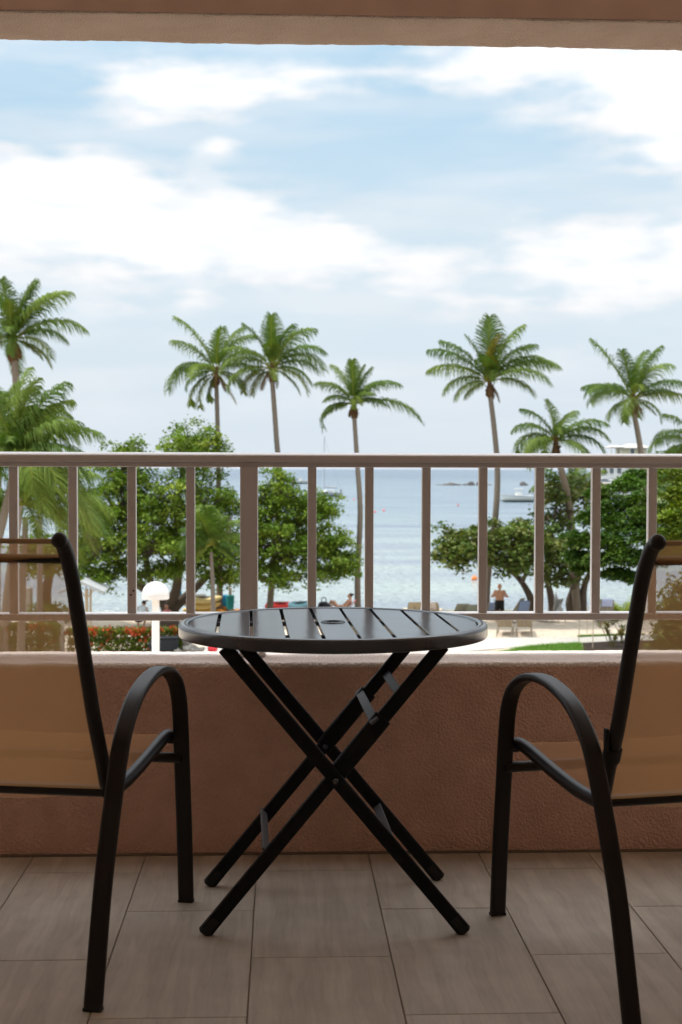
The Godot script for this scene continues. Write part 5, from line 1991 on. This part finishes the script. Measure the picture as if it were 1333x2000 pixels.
func build_plants() -> void:
	var hedge_greens := [Color(0.09, 0.14, 0.015), Color(0.14, 0.18, 0.02), Color(0.065, 0.10, 0.015), Color(0.17, 0.20, 0.03)]
	for e in [["low flowering hedge with red blossoms in front of the beach, right of the concrete post", Vector3(-6.014, -5.900, -54.800), Vector3(2.15, 0.78, 0.45), 9000, 140], ["taller clipped hedge block with few blossoms left of the concrete post", Vector3(-9.420, -5.900, -54.400), Vector3(0.92, 1.0, 0.5), 5500, 26], ["short end of clipped hedge left of the near palm trunk", Vector3(-10.965, -5.900, -54.400), Vector3(0.45, 0.95, 0.5), 2500, 5]]:
		var o := bush("hedge", e[0], e[1], e[2], e[3], 0.11, hedge_greens, 101 + int(e[4]), 0.3, "hedge", true)
		var xfs := []
		var cs := []
		var nzf := noise(0.9, 2, FastNoiseLite.TYPE_SIMPLEX, 12)
		var tries := 0
		while xfs.size() < e[4] * 14 and tries < 20000:
			tries += 1
			var c := Vector3(rng.randf_range(-1, 1) * e[2].x, e[2].y * (1.0 if rng.randf() < 0.75 else rng.randf_range(0.2, 1.0)), e[2].z * (rng.randf_range(-1, 1) if rng.randf() < 0.5 else 1.0))
			if nzf.get_noise_3d(c.x * 2.2, c.y, c.z) < -0.05:
				continue
			for k in 14:
				xfs.append(leaf_at(c + Vector3(rng.randfn(), rng.randfn(), rng.randfn()) * 0.06, 0.075, 1.5))
				cs.append(tint([Color(0.62, 0.085, 0.04), Color(0.66, 0.14, 0.05), Color(0.52, 0.06, 0.05)]))
		scatter("blossoms", leaf_mesh(0.5), M.leaf, xfs, cs, o)
	# big spreading tree on the left, in two crowns
	var almond := [Color(0.128, 0.203, 0.026), Color(0.160, 0.238, 0.030), Color(0.090, 0.158, 0.022), Color(0.215, 0.280, 0.034)]
	var b0: Vector3 = Vector3(-5.274, -5.900, -66.800)
	broad_tree("spreading_tree", "wide spreading green tree with dark forked trunk behind the white lamp", b0, [
		[PackedVector3Array([b0 - Vector3(0, 0.3, 0), Vector3(-5.353, -5.354, -66.600), Vector3(-5.971, -4.753, -66.600), Vector3(-6.792, -4.091, -65.800), Vector3(-7.332, -2.738, -63.000), Vector3(-7.777, -1.270, -63.000)]), 0.34, 0.25],
		[PackedVector3Array([b0 - Vector3(0, 0.3, 0), Vector3(-5.210, -5.234, -66.600), Vector3(-4.840, -4.447, -65.800), Vector3(-4.664, -2.977, -65.000), Vector3(-4.815, -0.890, -65.500), Vector3(-4.428, 1.456, -65.000)]), 0.34, 0.2],
		[PackedVector3Array([b0 - Vector3(0, 0.3, 0), Vector3(-5.019, -5.426, -66.600), Vector3(-4.351, -4.803, -66.600), Vector3(-3.544, -3.974, -65.800), Vector3(-2.470, -2.820, -62.500), Vector3(-2.250, -1.024, -62.600)]), 0.30, 0.25],
		[PackedVector3Array([Vector3(-5.971, -4.753, -66.600), Vector3(-6.174, -2.977, -65.000), Vector3(-6.736, -0.908, -66.000), Vector3(-7.132, 1.454, -66.000)]), 0.2, 0.2]],
		[[Vector3(-7.107, 1.330, -64.500), Vector3(1.35, 1.15, 1.4), 1.0], [Vector3(-3.933, 1.917, -64.500), Vector3(1.75, 1.2, 1.6), 1.4], [Vector3(-7.101, -0.389, -64.000), Vector3(2.0, 1.1, 1.9), 1.6], [Vector3(-4.133, -0.384, -64.000), Vector3(2.4, 1.3, 2.2), 2.1], [Vector3(-8.096, -1.957, -63.200), Vector3(1.35, 1.5, 1.5), 1.5], [Vector3(-5.455, -2.079, -63.400), Vector3(2.1, 1.15, 2.2), 1.9], [Vector3(-2.837, -2.522, -63.200), Vector3(1.5, 1.1, 1.7), 1.5], [Vector3(-7.807, -3.544, -63.200), Vector3(1.1, 0.4, 1.1), 0.5], [Vector3(-5.570, -3.378, -63.400), Vector3(1.5, 0.45, 1.4), 0.6], [Vector3(-2.497, -3.661, -63.200), Vector3(0.9, 0.4, 1.1), 0.35]],
		640, 66, 0.155, 0.38, almond, 201)
	var b1: Vector3 = Vector3(-1.511, -5.900, -66.800)
	broad_tree("rounded_tree", "rounded green tree right of the wide post, low branch reaching over the water", b1, [
		[PackedVector3Array([b1 - Vector3(0, 0.3, 0), Vector3(-1.442, -4.450, -65.800), Vector3(-1.169, -2.977, -65.000), Vector3(-0.470, -1.103, -65.000), Vector3(-0.051, 0.301, -65.000)]), 0.26, 0.25],
		[PackedVector3Array([Vector3(-1.371, -3.976, -65.800), Vector3(-0.116, -3.068, -64.600), Vector3(1.267, -2.683, -64.000), Vector3(2.982, -3.165, -63.600)]), 0.16, 0.25],
		[PackedVector3Array([Vector3(-1.324, -3.738, -65.800), Vector3(-0.237, -2.300, -65.500), Vector3(1.185, -1.135, -66.000), Vector3(2.135, -0.539, -66.000)]), 0.15, 0.25]],
		[[Vector3(-0.050, 0.075, -64.500), Vector3(1.15, 0.9, 1.2), 1.0], [Vector3(0.930, -0.861, -64.800), Vector3(1.3, 0.8, 1.3), 1.2], [Vector3(1.868, -0.515, -65.000), Vector3(0.75, 0.5, 0.9), 0.5], [Vector3(-1.163, -1.090, -64.600), Vector3(1.0, 1.1, 1.2), 1.1], [Vector3(0.230, -2.232, -64.200), Vector3(1.8, 0.95, 1.7), 1.8], [Vector3(2.081, -2.347, -64.200), Vector3(0.85, 0.5, 0.9), 0.9], [Vector3(-0.229, -3.560, -64.000), Vector3(1.5, 0.55, 1.3), 0.9], [Vector3(1.955, -3.316, -63.800), Vector3(0.95, 0.45, 0.9), 0.6], [Vector3(3.120, -3.188, -63.600), Vector3(0.50, 0.26, 0.5), 0.5], [Vector3(2.206, -1.897, -64.500), Vector3(0.4, 0.5, 0.5), 0.2]],
		350, 68, 0.155, 0.36, almond, 202)
	# small tree seen through the left chair
	var b2: Vector3 = Vector3(-10.992, -5.900, -66.800)
	broad_tree("slender_tree", "slender tree with a flared pale trunk seen through the left chair's mesh back", b2, [[PackedVector3Array([b2 - Vector3(0, 0.3, 0), Vector3(-10.955, -4.748, -66.600), Vector3(-10.656, -3.734, -65.800), Vector3(-10.570, -2.744, -65.000)]), 0.30, 0.45]],
		[[Vector3(-10.570, -2.860, -65.000), Vector3(1.5, 0.85, 1.4), 1.0]], 60, 44, 0.22, 0.45, almond, 203)
	bush("shrub", "dark shrub by the water under the slender tree left of the shelter", Vector3(-10.678, -5.900, -65.600), Vector3(1.0, 0.75, 0.7), 700, 0.22, almond, 204)
	# sea grape on the right
	var grape := [Color(0.10, 0.165, 0.035), Color(0.13, 0.19, 0.04), Color(0.07, 0.12, 0.03), Color(0.17, 0.20, 0.05), Color(0.19, 0.19, 0.065)]
	var b3: Vector3 = Vector3(11.983, -5.900, -66.800)
	broad_tree("sea_grape_tree", "round-leaved seaside tree with a trunk leaning left beside the standing man", b3, [
		[PackedVector3Array([b3 - Vector3(0, 0.3, 0), Vector3(11.846, -5.257, -66.600), Vector3(11.410, -4.462, -65.800), Vector3(10.877, -3.792, -65.800), Vector3(9.468, -2.966, -63.000), Vector3(8.318, -2.394, -63.000)]), 0.21, 0.3],
		[PackedVector3Array([Vector3(10.974, -3.888, -65.800), Vector3(10.320, -2.870, -63.300), Vector3(10.016, -1.966, -63.600)]), 0.11, 0.4], [PackedVector3Array([Vector3(11.216, -4.175, -65.800), Vector3(11.008, -3.054, -62.600), Vector3(11.193, -2.020, -62.400)]), 0.11, 0.4]],
		[[Vector3(7.859, -2.166, -63.000), Vector3(0.85, 0.75, 1.0), 1.0], [Vector3(9.119, -2.166, -63.000), Vector3(0.95, 0.8, 1.2), 1.2], [Vector3(10.496, -2.051, -63.000), Vector3(1.05, 0.8, 1.3), 1.4], [Vector3(7.748, -2.965, -63.000), Vector3(0.6, 0.3, 0.7), 0.4], [Vector3(10.273, -3.080, -63.000), Vector3(1.0, 0.45, 1.1), 0.8], [Vector3(11.532, -2.165, -63.000), Vector3(0.6, 0.8, 1.0), 0.8]],
		210, 44, 0.165, 0.34, grape, 205, 0.47)
	var b4: Vector3 = Vector3(12.887, -5.900, -66.800)
	broad_tree("sparse_tree", "sparse round-leaved tree with water showing through, left of the dense dark tree", b4, [
		[PackedVector3Array([b4 - Vector3(0, 0.3, 0), Vector3(12.745, -5.016, -66.600), Vector3(12.365, -3.505, -65.800), Vector3(12.391, -1.539, -64.500), Vector3(12.662, 0.100, -64.500)]), 0.2, 0.3],
		[PackedVector3Array([Vector3(12.415, -3.745, -65.800), Vector3(12.769, -2.449, -64.000), Vector3(13.459, -0.820, -64.000)]), 0.1, 0.4]],
		[[Vector3(12.662, -0.017, -64.500), Vector3(0.95, 0.75, 1.0), 1.0], [Vector3(13.793, 0.102, -64.500), Vector3(0.8, 0.5, 0.9), 0.6], [Vector3(12.389, -1.305, -64.500), Vector3(0.7, 0.8, 0.9), 0.6], [Vector3(12.538, -2.798, -64.000), Vector3(0.9, 0.65, 1.0), 1.1], [Vector3(12.662, -3.729, -64.000), Vector3(0.9, 0.3, 0.9), 0.6]],
		105, 30, 0.19, 0.40, [Color(0.13, 0.17, 0.05), Color(0.16, 0.17, 0.06), Color(0.085, 0.13, 0.035)], 206, 0.45)
	# dense layered tree on the right, nearer
	var fern := [Color(0.048, 0.104, 0.016), Color(0.066, 0.128, 0.018), Color(0.036, 0.076, 0.014), Color(0.102, 0.171, 0.023)]
	var b5: Vector3 = Vector3(14.038, -5.900, -66.800)
	layered_tree("layered_tree", "dense dark green tree in drooping layers with several grey trunks at the right", b5, [
		[PackedVector3Array([b5 - Vector3(0.1, 0.3, 0), Vector3(13.601, -5.260, -66.600), Vector3(13.671, -4.224, -65.800), Vector3(12.371, -2.881, -60.000), Vector3(12.847, -1.527, -59.000)]), 0.20, 0.4], [PackedVector3Array([b5 - Vector3(0, 0.3, -0.2), Vector3(14.040, -5.260, -66.600), Vector3(13.814, -3.985, -65.800), Vector3(13.192, -1.935, -58.600), Vector3(14.108, -0.427, -58.000)]), 0.24, 0.3], [PackedVector3Array([b5 - Vector3(-0.25, 0.3, 0), Vector3(14.260, -5.261, -66.600), Vector3(14.272, -3.985, -65.800), Vector3(14.171, -2.445, -60.000), Vector3(15.444, -1.525, -59.000)]), 0.22, 0.3]],
		[[Vector3(14.329, 0.517, -58.500), 0.95], [Vector3(12.823, 0.107, -57.500), 0.55], [Vector3(15.227, 0.725, -59.500), 1.0], [Vector3(13.459, -0.310, -57.500), 1.15], [Vector3(14.387, -0.296, -57.000), 1.1], [Vector3(12.660, -0.927, -57.200), 1.0], [Vector3(13.621, -1.000, -56.400), 1.1], [Vector3(14.603, -0.889, -56.200), 1.0], [Vector3(12.205, -1.749, -57.000), 0.85], [Vector3(12.915, -1.801, -56.000), 1.0], [Vector3(13.893, -1.567, -55.400), 1.15], [Vector3(12.044, -2.487, -57.200), 0.75], [Vector3(12.670, -2.501, -55.800), 0.9], [Vector3(13.496, -2.249, -55.000), 1.0], [Vector3(14.410, -2.476, -55.400), 0.9], [Vector3(13.289, -3.010, -55.800), 0.7], [Vector3(13.907, -3.142, -55.400), 0.6], [Vector3(12.342, -2.890, -57.600), 0.55], [Vector3(15.542, -0.605, -57.000), 1.1], [Vector3(15.625, -1.825, -56.500), 1.0]], 620, 0.15, fern, 207)
	var b6: Vector3 = Vector3(15.229, -5.900, -52.000)
	layered_tree("bright_tree", "brighter yellow-green layered tree at the right edge of the view", b6, [[PackedVector3Array([b6 - Vector3(0, 0.3, 0), Vector3(15.164, -3.301, -52.000), Vector3(14.953, -1.402, -52.000), Vector3(14.844, -0.076, -52.000)]), 0.25, 0.4]],
		[[Vector3(14.882, 0.772, -52.500), 0.9], [Vector3(14.509, 0.216, -51.500), 0.8], [Vector3(14.747, -0.146, -51.000), 1.0], [Vector3(14.133, -0.604, -50.800), 0.75], [Vector3(14.617, -0.950, -50.200), 1.0], [Vector3(14.028, -1.225, -50.200), 0.75], [Vector3(14.475, -1.762, -50.000), 0.9], [Vector3(13.998, -1.981, -50.600), 0.6], [Vector3(15.267, 0.311, -51.500), 0.9]], 520, 0.15, [Color(0.12, 0.17, 0.015), Color(0.16, 0.20, 0.02), Color(0.085, 0.13, 0.015)], 208)
	bush("shrub", "tall mixed shrub at the right edge seen through the right chair's mesh", Vector3(15.268, -5.900, -52.600), Vector3(1.45, 3.3, 1.0), 3000, 0.24, [Color(0.09, 0.13, 0.03), Color(0.06, 0.09, 0.025), Color(0.14, 0.16, 0.04)], 209)
	# spiky yellow-green plant, red-leaved cordylines in the bed
	rng.seed = 301
	var o := thing("spiky_palm", "low spiky yellow-green fountain palm right of the tan lounger", "palm plant", Vector3(15.930, -5.900, -65.400))
	for k in 26:
		var b := Mb.new()
		var a := rng.randf() * TAU
		add_frond(b, Vector3.ZERO, Vector3(cos(a), rng.randf_range(0.7, 2.2), sin(a)), rng.randf_range(1.3, 2.1), rng.randf_range(30, 90), Color(0.19, 0.26, 0.025), 16, 0.34)
		part("frond", b, M.leaf, o)
	for e in [[Vector3(12.988, -5.900, -55.200), 0.95, "bronze-tipped leafy plant in the dark planting bed", 9], [Vector3(13.684, -5.900, -56.400), 1.25, "taller sparse plant with tufted stems behind the bronze-tipped one", 6]]:
		o = thing("tufted_plant", e[2], "plant", e[0], 0.0, "leafy plants in the planting bed")
		for k in e[3]:
			var b := Mb.new()
			var foot := Vector3(rng.randf_range(-0.12, 0.12), 0, rng.randf_range(-0.1, 0.1))
			var tip := Vector3(rng.randf_range(-0.42, 0.5), rng.randf_range(0.35, 1.0) * e[1], rng.randf_range(-0.25, 0.25))
			b.col = Color(0.16, 0.14, 0.05)
			b.tube(PackedVector3Array([foot, foot.lerp(tip, 0.5) + Vector3(0, 0.08, 0), tip]), PackedFloat32Array([0.018, 0.014, 0.01]), 5)
			for m in 16:
				b.col = tint([Color(0.14, 0.13, 0.02), Color(0.10, 0.12, 0.02), Color(0.20, 0.09, 0.025), Color(0.17, 0.16, 0.03)])
				var a := rng.randf() * TAU
				var d := Vector3(cos(a), rng.randf_range(0.3, 1.6), sin(a)).normalized()
				var s := d.cross(Vector3.UP).normalized() * 0.028
				var p := tip - Vector3(0, rng.randf_range(0, 0.16), 0)
				b.shape(PackedVector3Array([p, p + d * 0.13 + s, p + d * 0.27 + Vector3(0, -0.03, 0), p + d * 0.13 - s]), PackedInt32Array([0, 1, 2, 0, 2, 3]))
			part("stem", b, M.leaf, o)


func layered_tree(called: String, label: String, base: Vector3, limbs: Array, pads: Array, per: int, leaf: float, cols: Array, sd: int) -> void:
	# crown of overlapping domed pads of fine leaves that droop at their edges
	rng.seed = sd
	var o := thing(called, label, "tree", base)
	var b := Mb.new()
	for l in limbs:
		var path := curve(l[0], 5)
		var radii := PackedFloat32Array()
		for i in path.size():
			path[i] -= base
			var h := float(i) / (path.size() - 1)
			radii.append(l[1] * lerpf(1.0, l[2], h) * (1.0 + (0.35 * exp(-h * 9.0))))
		b.tube(path, radii, 9, Vector3(0.31, 0.2, 1))
	part("trunk", b, M.bark, o)
	var xfs := []
	var ls := []
	var nz := noise(0.8, 3, FastNoiseLite.TYPE_SIMPLEX, sd)
	for p in pads:
		var c: Vector3 = p[0] - base
		var r: float = p[1]
		# each pad is three or four smaller domes
		for q in 4:
			var off := Vector3(rng.randf_range(-0.6, 0.6), rng.randf_range(-0.25, 0.25), rng.randf_range(-0.6, 0.6)) * r if q > 0 else Vector3.ZERO
			var rr := r * (0.75 if q == 0 else rng.randf_range(0.4, 0.6))
			var cc := tint(cols)
			for k in int(per * (1.0 if q == 0 else 0.55)):
				var a := rng.randf() * TAU
				var d := sqrt(rng.randf())
				var dome := rr * (0.42 - 0.62 * d * d)
				var g := Vector3(cos(a) * d * rr, dome + rng.randfn() * 0.05, sin(a) * d * rr)
				g += Vector3(1, 0.6, 1) * nz.get_noise_3d(c.x + g.x * 2, g.y * 2, c.z + g.z * 2) * 0.22
				var t := leaf_at(c + off + g, leaf, 0.55)
				xfs.append(t)
				ls.append(cc.lerp(tint(cols), 0.5))
			if q == 0:
				for k in int(per * 0.35):
					xfs.append(leaf_at(c + Vector3(rng.randfn() * 0.5 * rr, -rr * rng.randf_range(0.0, 0.4), rng.randfn() * 0.5 * rr), leaf, 1.2))
					ls.append(tint(cols))
	scatter("foliage", leaf_mesh(0.3), M.leaf, xfs, ls, o)


func build_palms() -> void:
	var u := 66.0 / 2778.0
	palm("coconut_palm", "tall coconut palm at the far left edge with a dense upright crown", PackedVector3Array([Vector3(-10.367, -5.900, -54.000), Vector3(-10.340, -4.027, -54.000), Vector3(-9.825, 0.223, -54.000), Vector3(-9.888, 3.301, -54.000), Vector3(-10.051, 5.372, -54.000)]), 0.19,
		[[84, 125, 14], [72, 125, 12], [98, 130, 14], [112, 115, 25], [55, 135, 45], [44, 140, 55], [28, 110, 55], [14, 95, 55], [-5, 85, 45], [128, 120, 45], [150, 120, 60], [170, 100, 50], [88, 90, 25, 3, 60], [80, 75, 150, 0, 80], [95, 75, 150, 0, 70], [-18, 70, 30], [195, 70, 40], [65, 115, 28]], 54.0 / 2778.0, 4, 401)
	palm("coconut_palm", "coconut palm with long drooping left frond, left one of the close pair", PackedVector3Array([Vector3(-2.888, -5.900, -67.000), Vector3(-2.936, -2.138, -67.000), Vector3(-2.960, 1.472, -67.000), Vector3(-3.056, 5.188, -67.000)]), 0.15,
		[[155, 130, 72], [150, 100, 60], [205, 85, 55], [215, 75, 45], [122, 115, 38], [112, 120, 30], [94, 110, 18], [80, 112, 22], [66, 105, 40], [50, 95, 55], [30, 90, 70], [5, 80, 55], [-15, 70, 45], [235, 60, 25], [-60, 62, 12, 1], [178, 70, 60]], 67.0 / 2778.0, 1, 402)
	palm("coconut_palm", "coconut palm leaning crown to the right, right one of the close pair", PackedVector3Array([Vector3(-0.550, -5.900, -66.800), Vector3(-0.473, -4.468, -66.000), Vector3(-0.099, 0.051, -66.000), Vector3(-0.245, 2.658, -66.000), Vector3(-0.437, 5.259, -66.000)]), 0.165,
		[[150, 110, 70], [165, 100, 75], [130, 115, 45], [110, 105, 30], [92, 105, 14], [76, 112, 25], [60, 120, 50], [46, 132, 70], [32, 110, 65], [15, 95, 65], [0, 85, 60], [185, 85, 55], [200, 75, 40], [88, 80, 60, 0, 60], [-20, 65, 40], [52, 115, 62]], u, 2, 403)
	palm("coconut_palm", "short-crowned coconut palm with few fronds in the middle of the view", PackedVector3Array([Vector3(3.622, -5.900, -66.800), Vector3(3.549, -3.755, -66.000), Vector3(3.604, -0.864, -65.000), Vector3(3.456, 1.479, -65.000), Vector3(3.309, 3.629, -65.000)]), 0.15,
		[[134, 96, 42], [150, 70, 60], [165, 88, 95], [100, 95, 12], [88, 92, 12], [74, 98, 18], [60, 85, 35], [48, 98, 48], [30, 75, 60], [20, 132, 62], [112, 80, 25], [178, 60, 40], [60, 55, 120, 3, 70], [120, 55, 120, 3, 80]], 65.0 / 2778.0, 1, 404, true, 0.27)
	palm("coconut_palm", "tall leaning coconut palm with some yellow fronds right of centre", PackedVector3Array([Vector3(9.665, -5.900, -66.800), Vector3(9.635, -3.998, -66.000), Vector3(9.828, -1.091, -65.000), Vector3(9.910, 1.027, -65.000), Vector3(9.757, 2.905, -65.000), Vector3(9.534, 4.663, -65.000)]), 0.165,
		[[94, 128, 10], [84, 115, 14, 1], [76, 128, 22], [60, 120, 42], [48, 122, 55], [33, 130, 48], [27, 118, 50], [10, 90, 50], [148, 126, 42, 3], [155, 100, 50], [134, 118, 38], [118, 118, 32], [106, 110, 20], [172, 85, 45], [92, 60, 40, 1, 40], [100, 70, 140, 0, 80], [195, 60, 30]], 65.0 / 2778.0, 2, 405)
	palm("coconut_palm", "low drooping coconut palm in front of the ridge, lower one of the right pair", PackedVector3Array([Vector3(14.038, -5.900, -66.800), Vector3(13.340, -1.323, -65.000), Vector3(12.546, 0.808, -63.000), Vector3(12.217, 1.834, -63.000)]), 0.185,
		[[152, 118, 92], [166, 100, 80], [128, 98, 68], [112, 100, 50], [90, 98, 24], [72, 100, 34], [55, 108, 58], [40, 120, 78], [25, 105, 80], [8, 88, 62], [180, 80, 60], [140, 110, 80], [75, 70, 120, 0, 80], [100, 70, 120, 0, 80]], 63.0 / 2778.0, 2, 406)
	palm("coconut_palm", "coconut palm with a long left frond and leaning grey trunk at the right", PackedVector3Array([Vector3(17.787, -5.900, -68.000), Vector3(17.591, -0.936, -68.000), Vector3(17.369, 1.535, -68.000), Vector3(17.183, 2.768, -68.000), Vector3(16.923, 3.999, -68.000)]), 0.175,
		[[122, 128, 18], [140, 95, 34], [152, 132, 52], [160, 110, 55], [100, 105, 14], [86, 118, 12], [72, 122, 26], [60, 122, 44], [46, 125, 55], [30, 112, 40], [14, 110, 30], [-10, 80, 70, 3], [88, 70, 90, 3, 60], [185, 70, 40], [-30, 55, 25, 3]], 68.0 / 2778.0, 2, 407)
	palm("coconut_palm", "coconut palm cut off by the right edge, only its left fronds in view", PackedVector3Array([Vector3(20.993, -5.900, -70.000), Vector3(20.890, -0.992, -70.000), Vector3(20.655, 1.811, -70.000)]), 0.17,
		[[130, 110, 70], [150, 100, 75], [165, 85, 60], [115, 100, 40], [95, 100, 15], [70, 110, 40], [45, 110, 60], [190, 60, 40], [20, 100, 60]], 70.0 / 2778.0, 4, 408)
	# lower and nearer palms at the left edge
	palm("broad_palm", "near leafy palm at the left edge with long fronds arching down behind the rail", PackedVector3Array([Vector3(-8.563, -5.900, -42.000), Vector3(-8.425, -1.985, -42.000), Vector3(-8.090, -0.183, -42.000), Vector3(-7.817, 0.942, -42.000)]), 0.15,
		[[86, 190, 18], [70, 180, 25], [52, 200, 40], [38, 190, 48], [28, 200, 45], [18, 200, 70], [5, 215, 75], [-5, 230, 65], [-15, 210, 45], [105, 180, 25], [125, 180, 40], [150, 180, 60], [60, 160, 30, 3], [76, 160, 12, 3], [-25, 180, 35], [-45, 150, 20], [170, 170, 60], [195, 170, 50], [10, 190, 85, 0, 50], [35, 180, 90, 0, 60], [20, 185, 100, 0, 40]], 38.0 / 2778.0, 9, 409, false, 0.34, "leafy palms at the left edge")
	palm("broad_palm", "bright green palm crown above the rail at the left edge, behind the near one", PackedVector3Array([Vector3(-9.577, -5.900, -48.000), Vector3(-9.500, -0.367, -48.000), Vector3(-9.403, 2.200, -48.000)]), 0.15,
		[[40, 130, 55], [25, 140, 60], [10, 150, 70], [60, 110, 40], [80, 100, 25], [-5, 120, 50], [100, 110, 30], [120, 120, 40], [0, 150, 40], [15, 140, 40]], 42.0 / 2778.0, 4, 410, false, 0.32, "leafy palms at the left edge")
	palm("broad_palm", "smaller drooping palm between the two leafy ones at the left", PackedVector3Array([Vector3(-9.458, -5.900, -56.000), Vector3(-9.438, -0.609, -56.000), Vector3(-9.466, 2.389, -56.000)]), 0.12,
		[[60, 85, 80], [40, 85, 90], [85, 70, 60], [110, 75, 60], [20, 90, 80], [140, 70, 80], [0, 70, 60], [160, 70, 70]], 56.0 / 2778.0, 3, 411, false, 0.32, "leafy palms at the left edge")
	palm("broad_palm", "lowest leafy palm at the left edge, its fronds arching down beside the left chair", PackedVector3Array([Vector3(-8.395, -5.900, -46.000), Vector3(-8.317, -2.774, -46.000), Vector3(-8.246, -1.538, -46.000), Vector3(-8.210, -0.469, -46.000)]), 0.13,
		[[86, 150, 30], [66, 150, 45], [48, 160, 55], [32, 170, 60], [18, 165, 70], [4, 160, 60], [-8, 140, 50], [105, 140, 35], [122, 150, 45], [140, 150, 60], [160, 150, 70], [178, 140, 60], [25, 160, 90, 3, 40], [75, 120, 60, 3], [150, 130, 80]], 46.0 / 2778.0, 6, 414, false, 0.34, "leafy palms at the left edge")
	palm("fan_palm", "yellow-green palm with spread fronds behind the sparse tree under the top rail", PackedVector3Array([Vector3(14.040, -5.900, -68.000), Vector3(13.992, -2.917, -68.000), Vector3(13.948, -0.324, -68.000)]), 0.12,
		[[150, 85, 50, 3], [165, 80, 60, 1], [130, 75, 30], [110, 65, 20], [90, 62, 12], [70, 68, 20], [50, 75, 30, 3], [32, 80, 45, 3], [15, 75, 60, 1], [0, 60, 60], [180, 85, 60, 1]], 68.0 / 2778.0, 4, 412, false, 0.32, "small palms among the trees")
	palm("christmas_palm", "young slim palm with pale ringed trunk in front of the big tree", PackedVector3Array([Vector3(-2.771, -5.900, -58.000), Vector3(-2.791, -3.791, -58.000), Vector3(-2.833, -2.851, -58.000), Vector3(-2.853, -2.287, -58.000)]), 0.10,
		[[100, 80, 14], [112, 70, 22], [80, 66, 22], [60, 66, 40], [40, 68, 60], [20, 66, 66], [0, 60, 60], [140, 70, 60], [160, 64, 70], [185, 66, 60], [-25, 50, 30, 3], [205, 55, 30, 3], [125, 75, 45]], 58.0 / 2778.0, 2, 413, false, 0.36, "small palms among the trees")


# ---------------------------------------------------------------- the scene

func _ready() -> void:
	var cam := Camera3D.new()
	cam.name = "camera"
	add_child(cam)
	var look := CameraAttributesPhysical.new()
	look.frustum_focal_length = 33.336     # on Godot's 24 mm frame: 39.6 degrees high
	look.frustum_focus_distance = 4.0
	look.frustum_near = 0.05
	look.frustum_far = 90000.0
	look.exposure_aperture = 5.6
	cam.attributes = look
	cam.position = Vector3(0, 1.10, 0)
	cam.rotation_degrees = Vector3(-1.73, -2.4, 0.15)
	cam.current = true

	var env := Environment.new()
	env.background_mode = Environment.BG_SKY
	var sky := Sky.new()
	var pano := PanoramaSkyMaterial.new()
	pano.panorama = make_sky()
	sky.sky_material = pano
	env.sky = sky
	env.tonemap_mode = Environment.TONE_MAPPER_LINEAR
	env.tonemap_exposure = 1.0
	env.background_energy_multiplier = 1.0
	env.sdfgi_enabled = true
	env.ssao_enabled = true
	env.ssil_enabled = true
	var we := WorldEnvironment.new()
	we.name = "environment"
	we.environment = env
	add_child(we)
	var sun := DirectionalLight3D.new()
	sun.name = "sun"
	sun.light_energy = 1.15
	sun.light_angular_distance = 5.0
	sun.light_color = Color(1.0, 0.97, 0.92)
	sun.shadow_enabled = true
	add_child(sun)
	sun.look_at_from_position(Vector3(-0.50, 0.86, -0.08) * 50.0, Vector3.ZERO)

	make_materials()
	build_shell()
	build_ground()
	build_headland()
	build_railing()
	build_table()
	build_chair("left dark sling chair, mesh back cut off by the left edge", Vector3(-0.66, 0, -2.924), deg_to_rad(-10.97), 0.0)
	build_chair("right dark sling chair, mesh back cut off by the right edge", Vector3(0.969, 0, -2.80), deg_to_rad(12.3), 0.06)
	build_bay()
	build_palms()
	build_plants()
	build_beach_things()
	build_people()
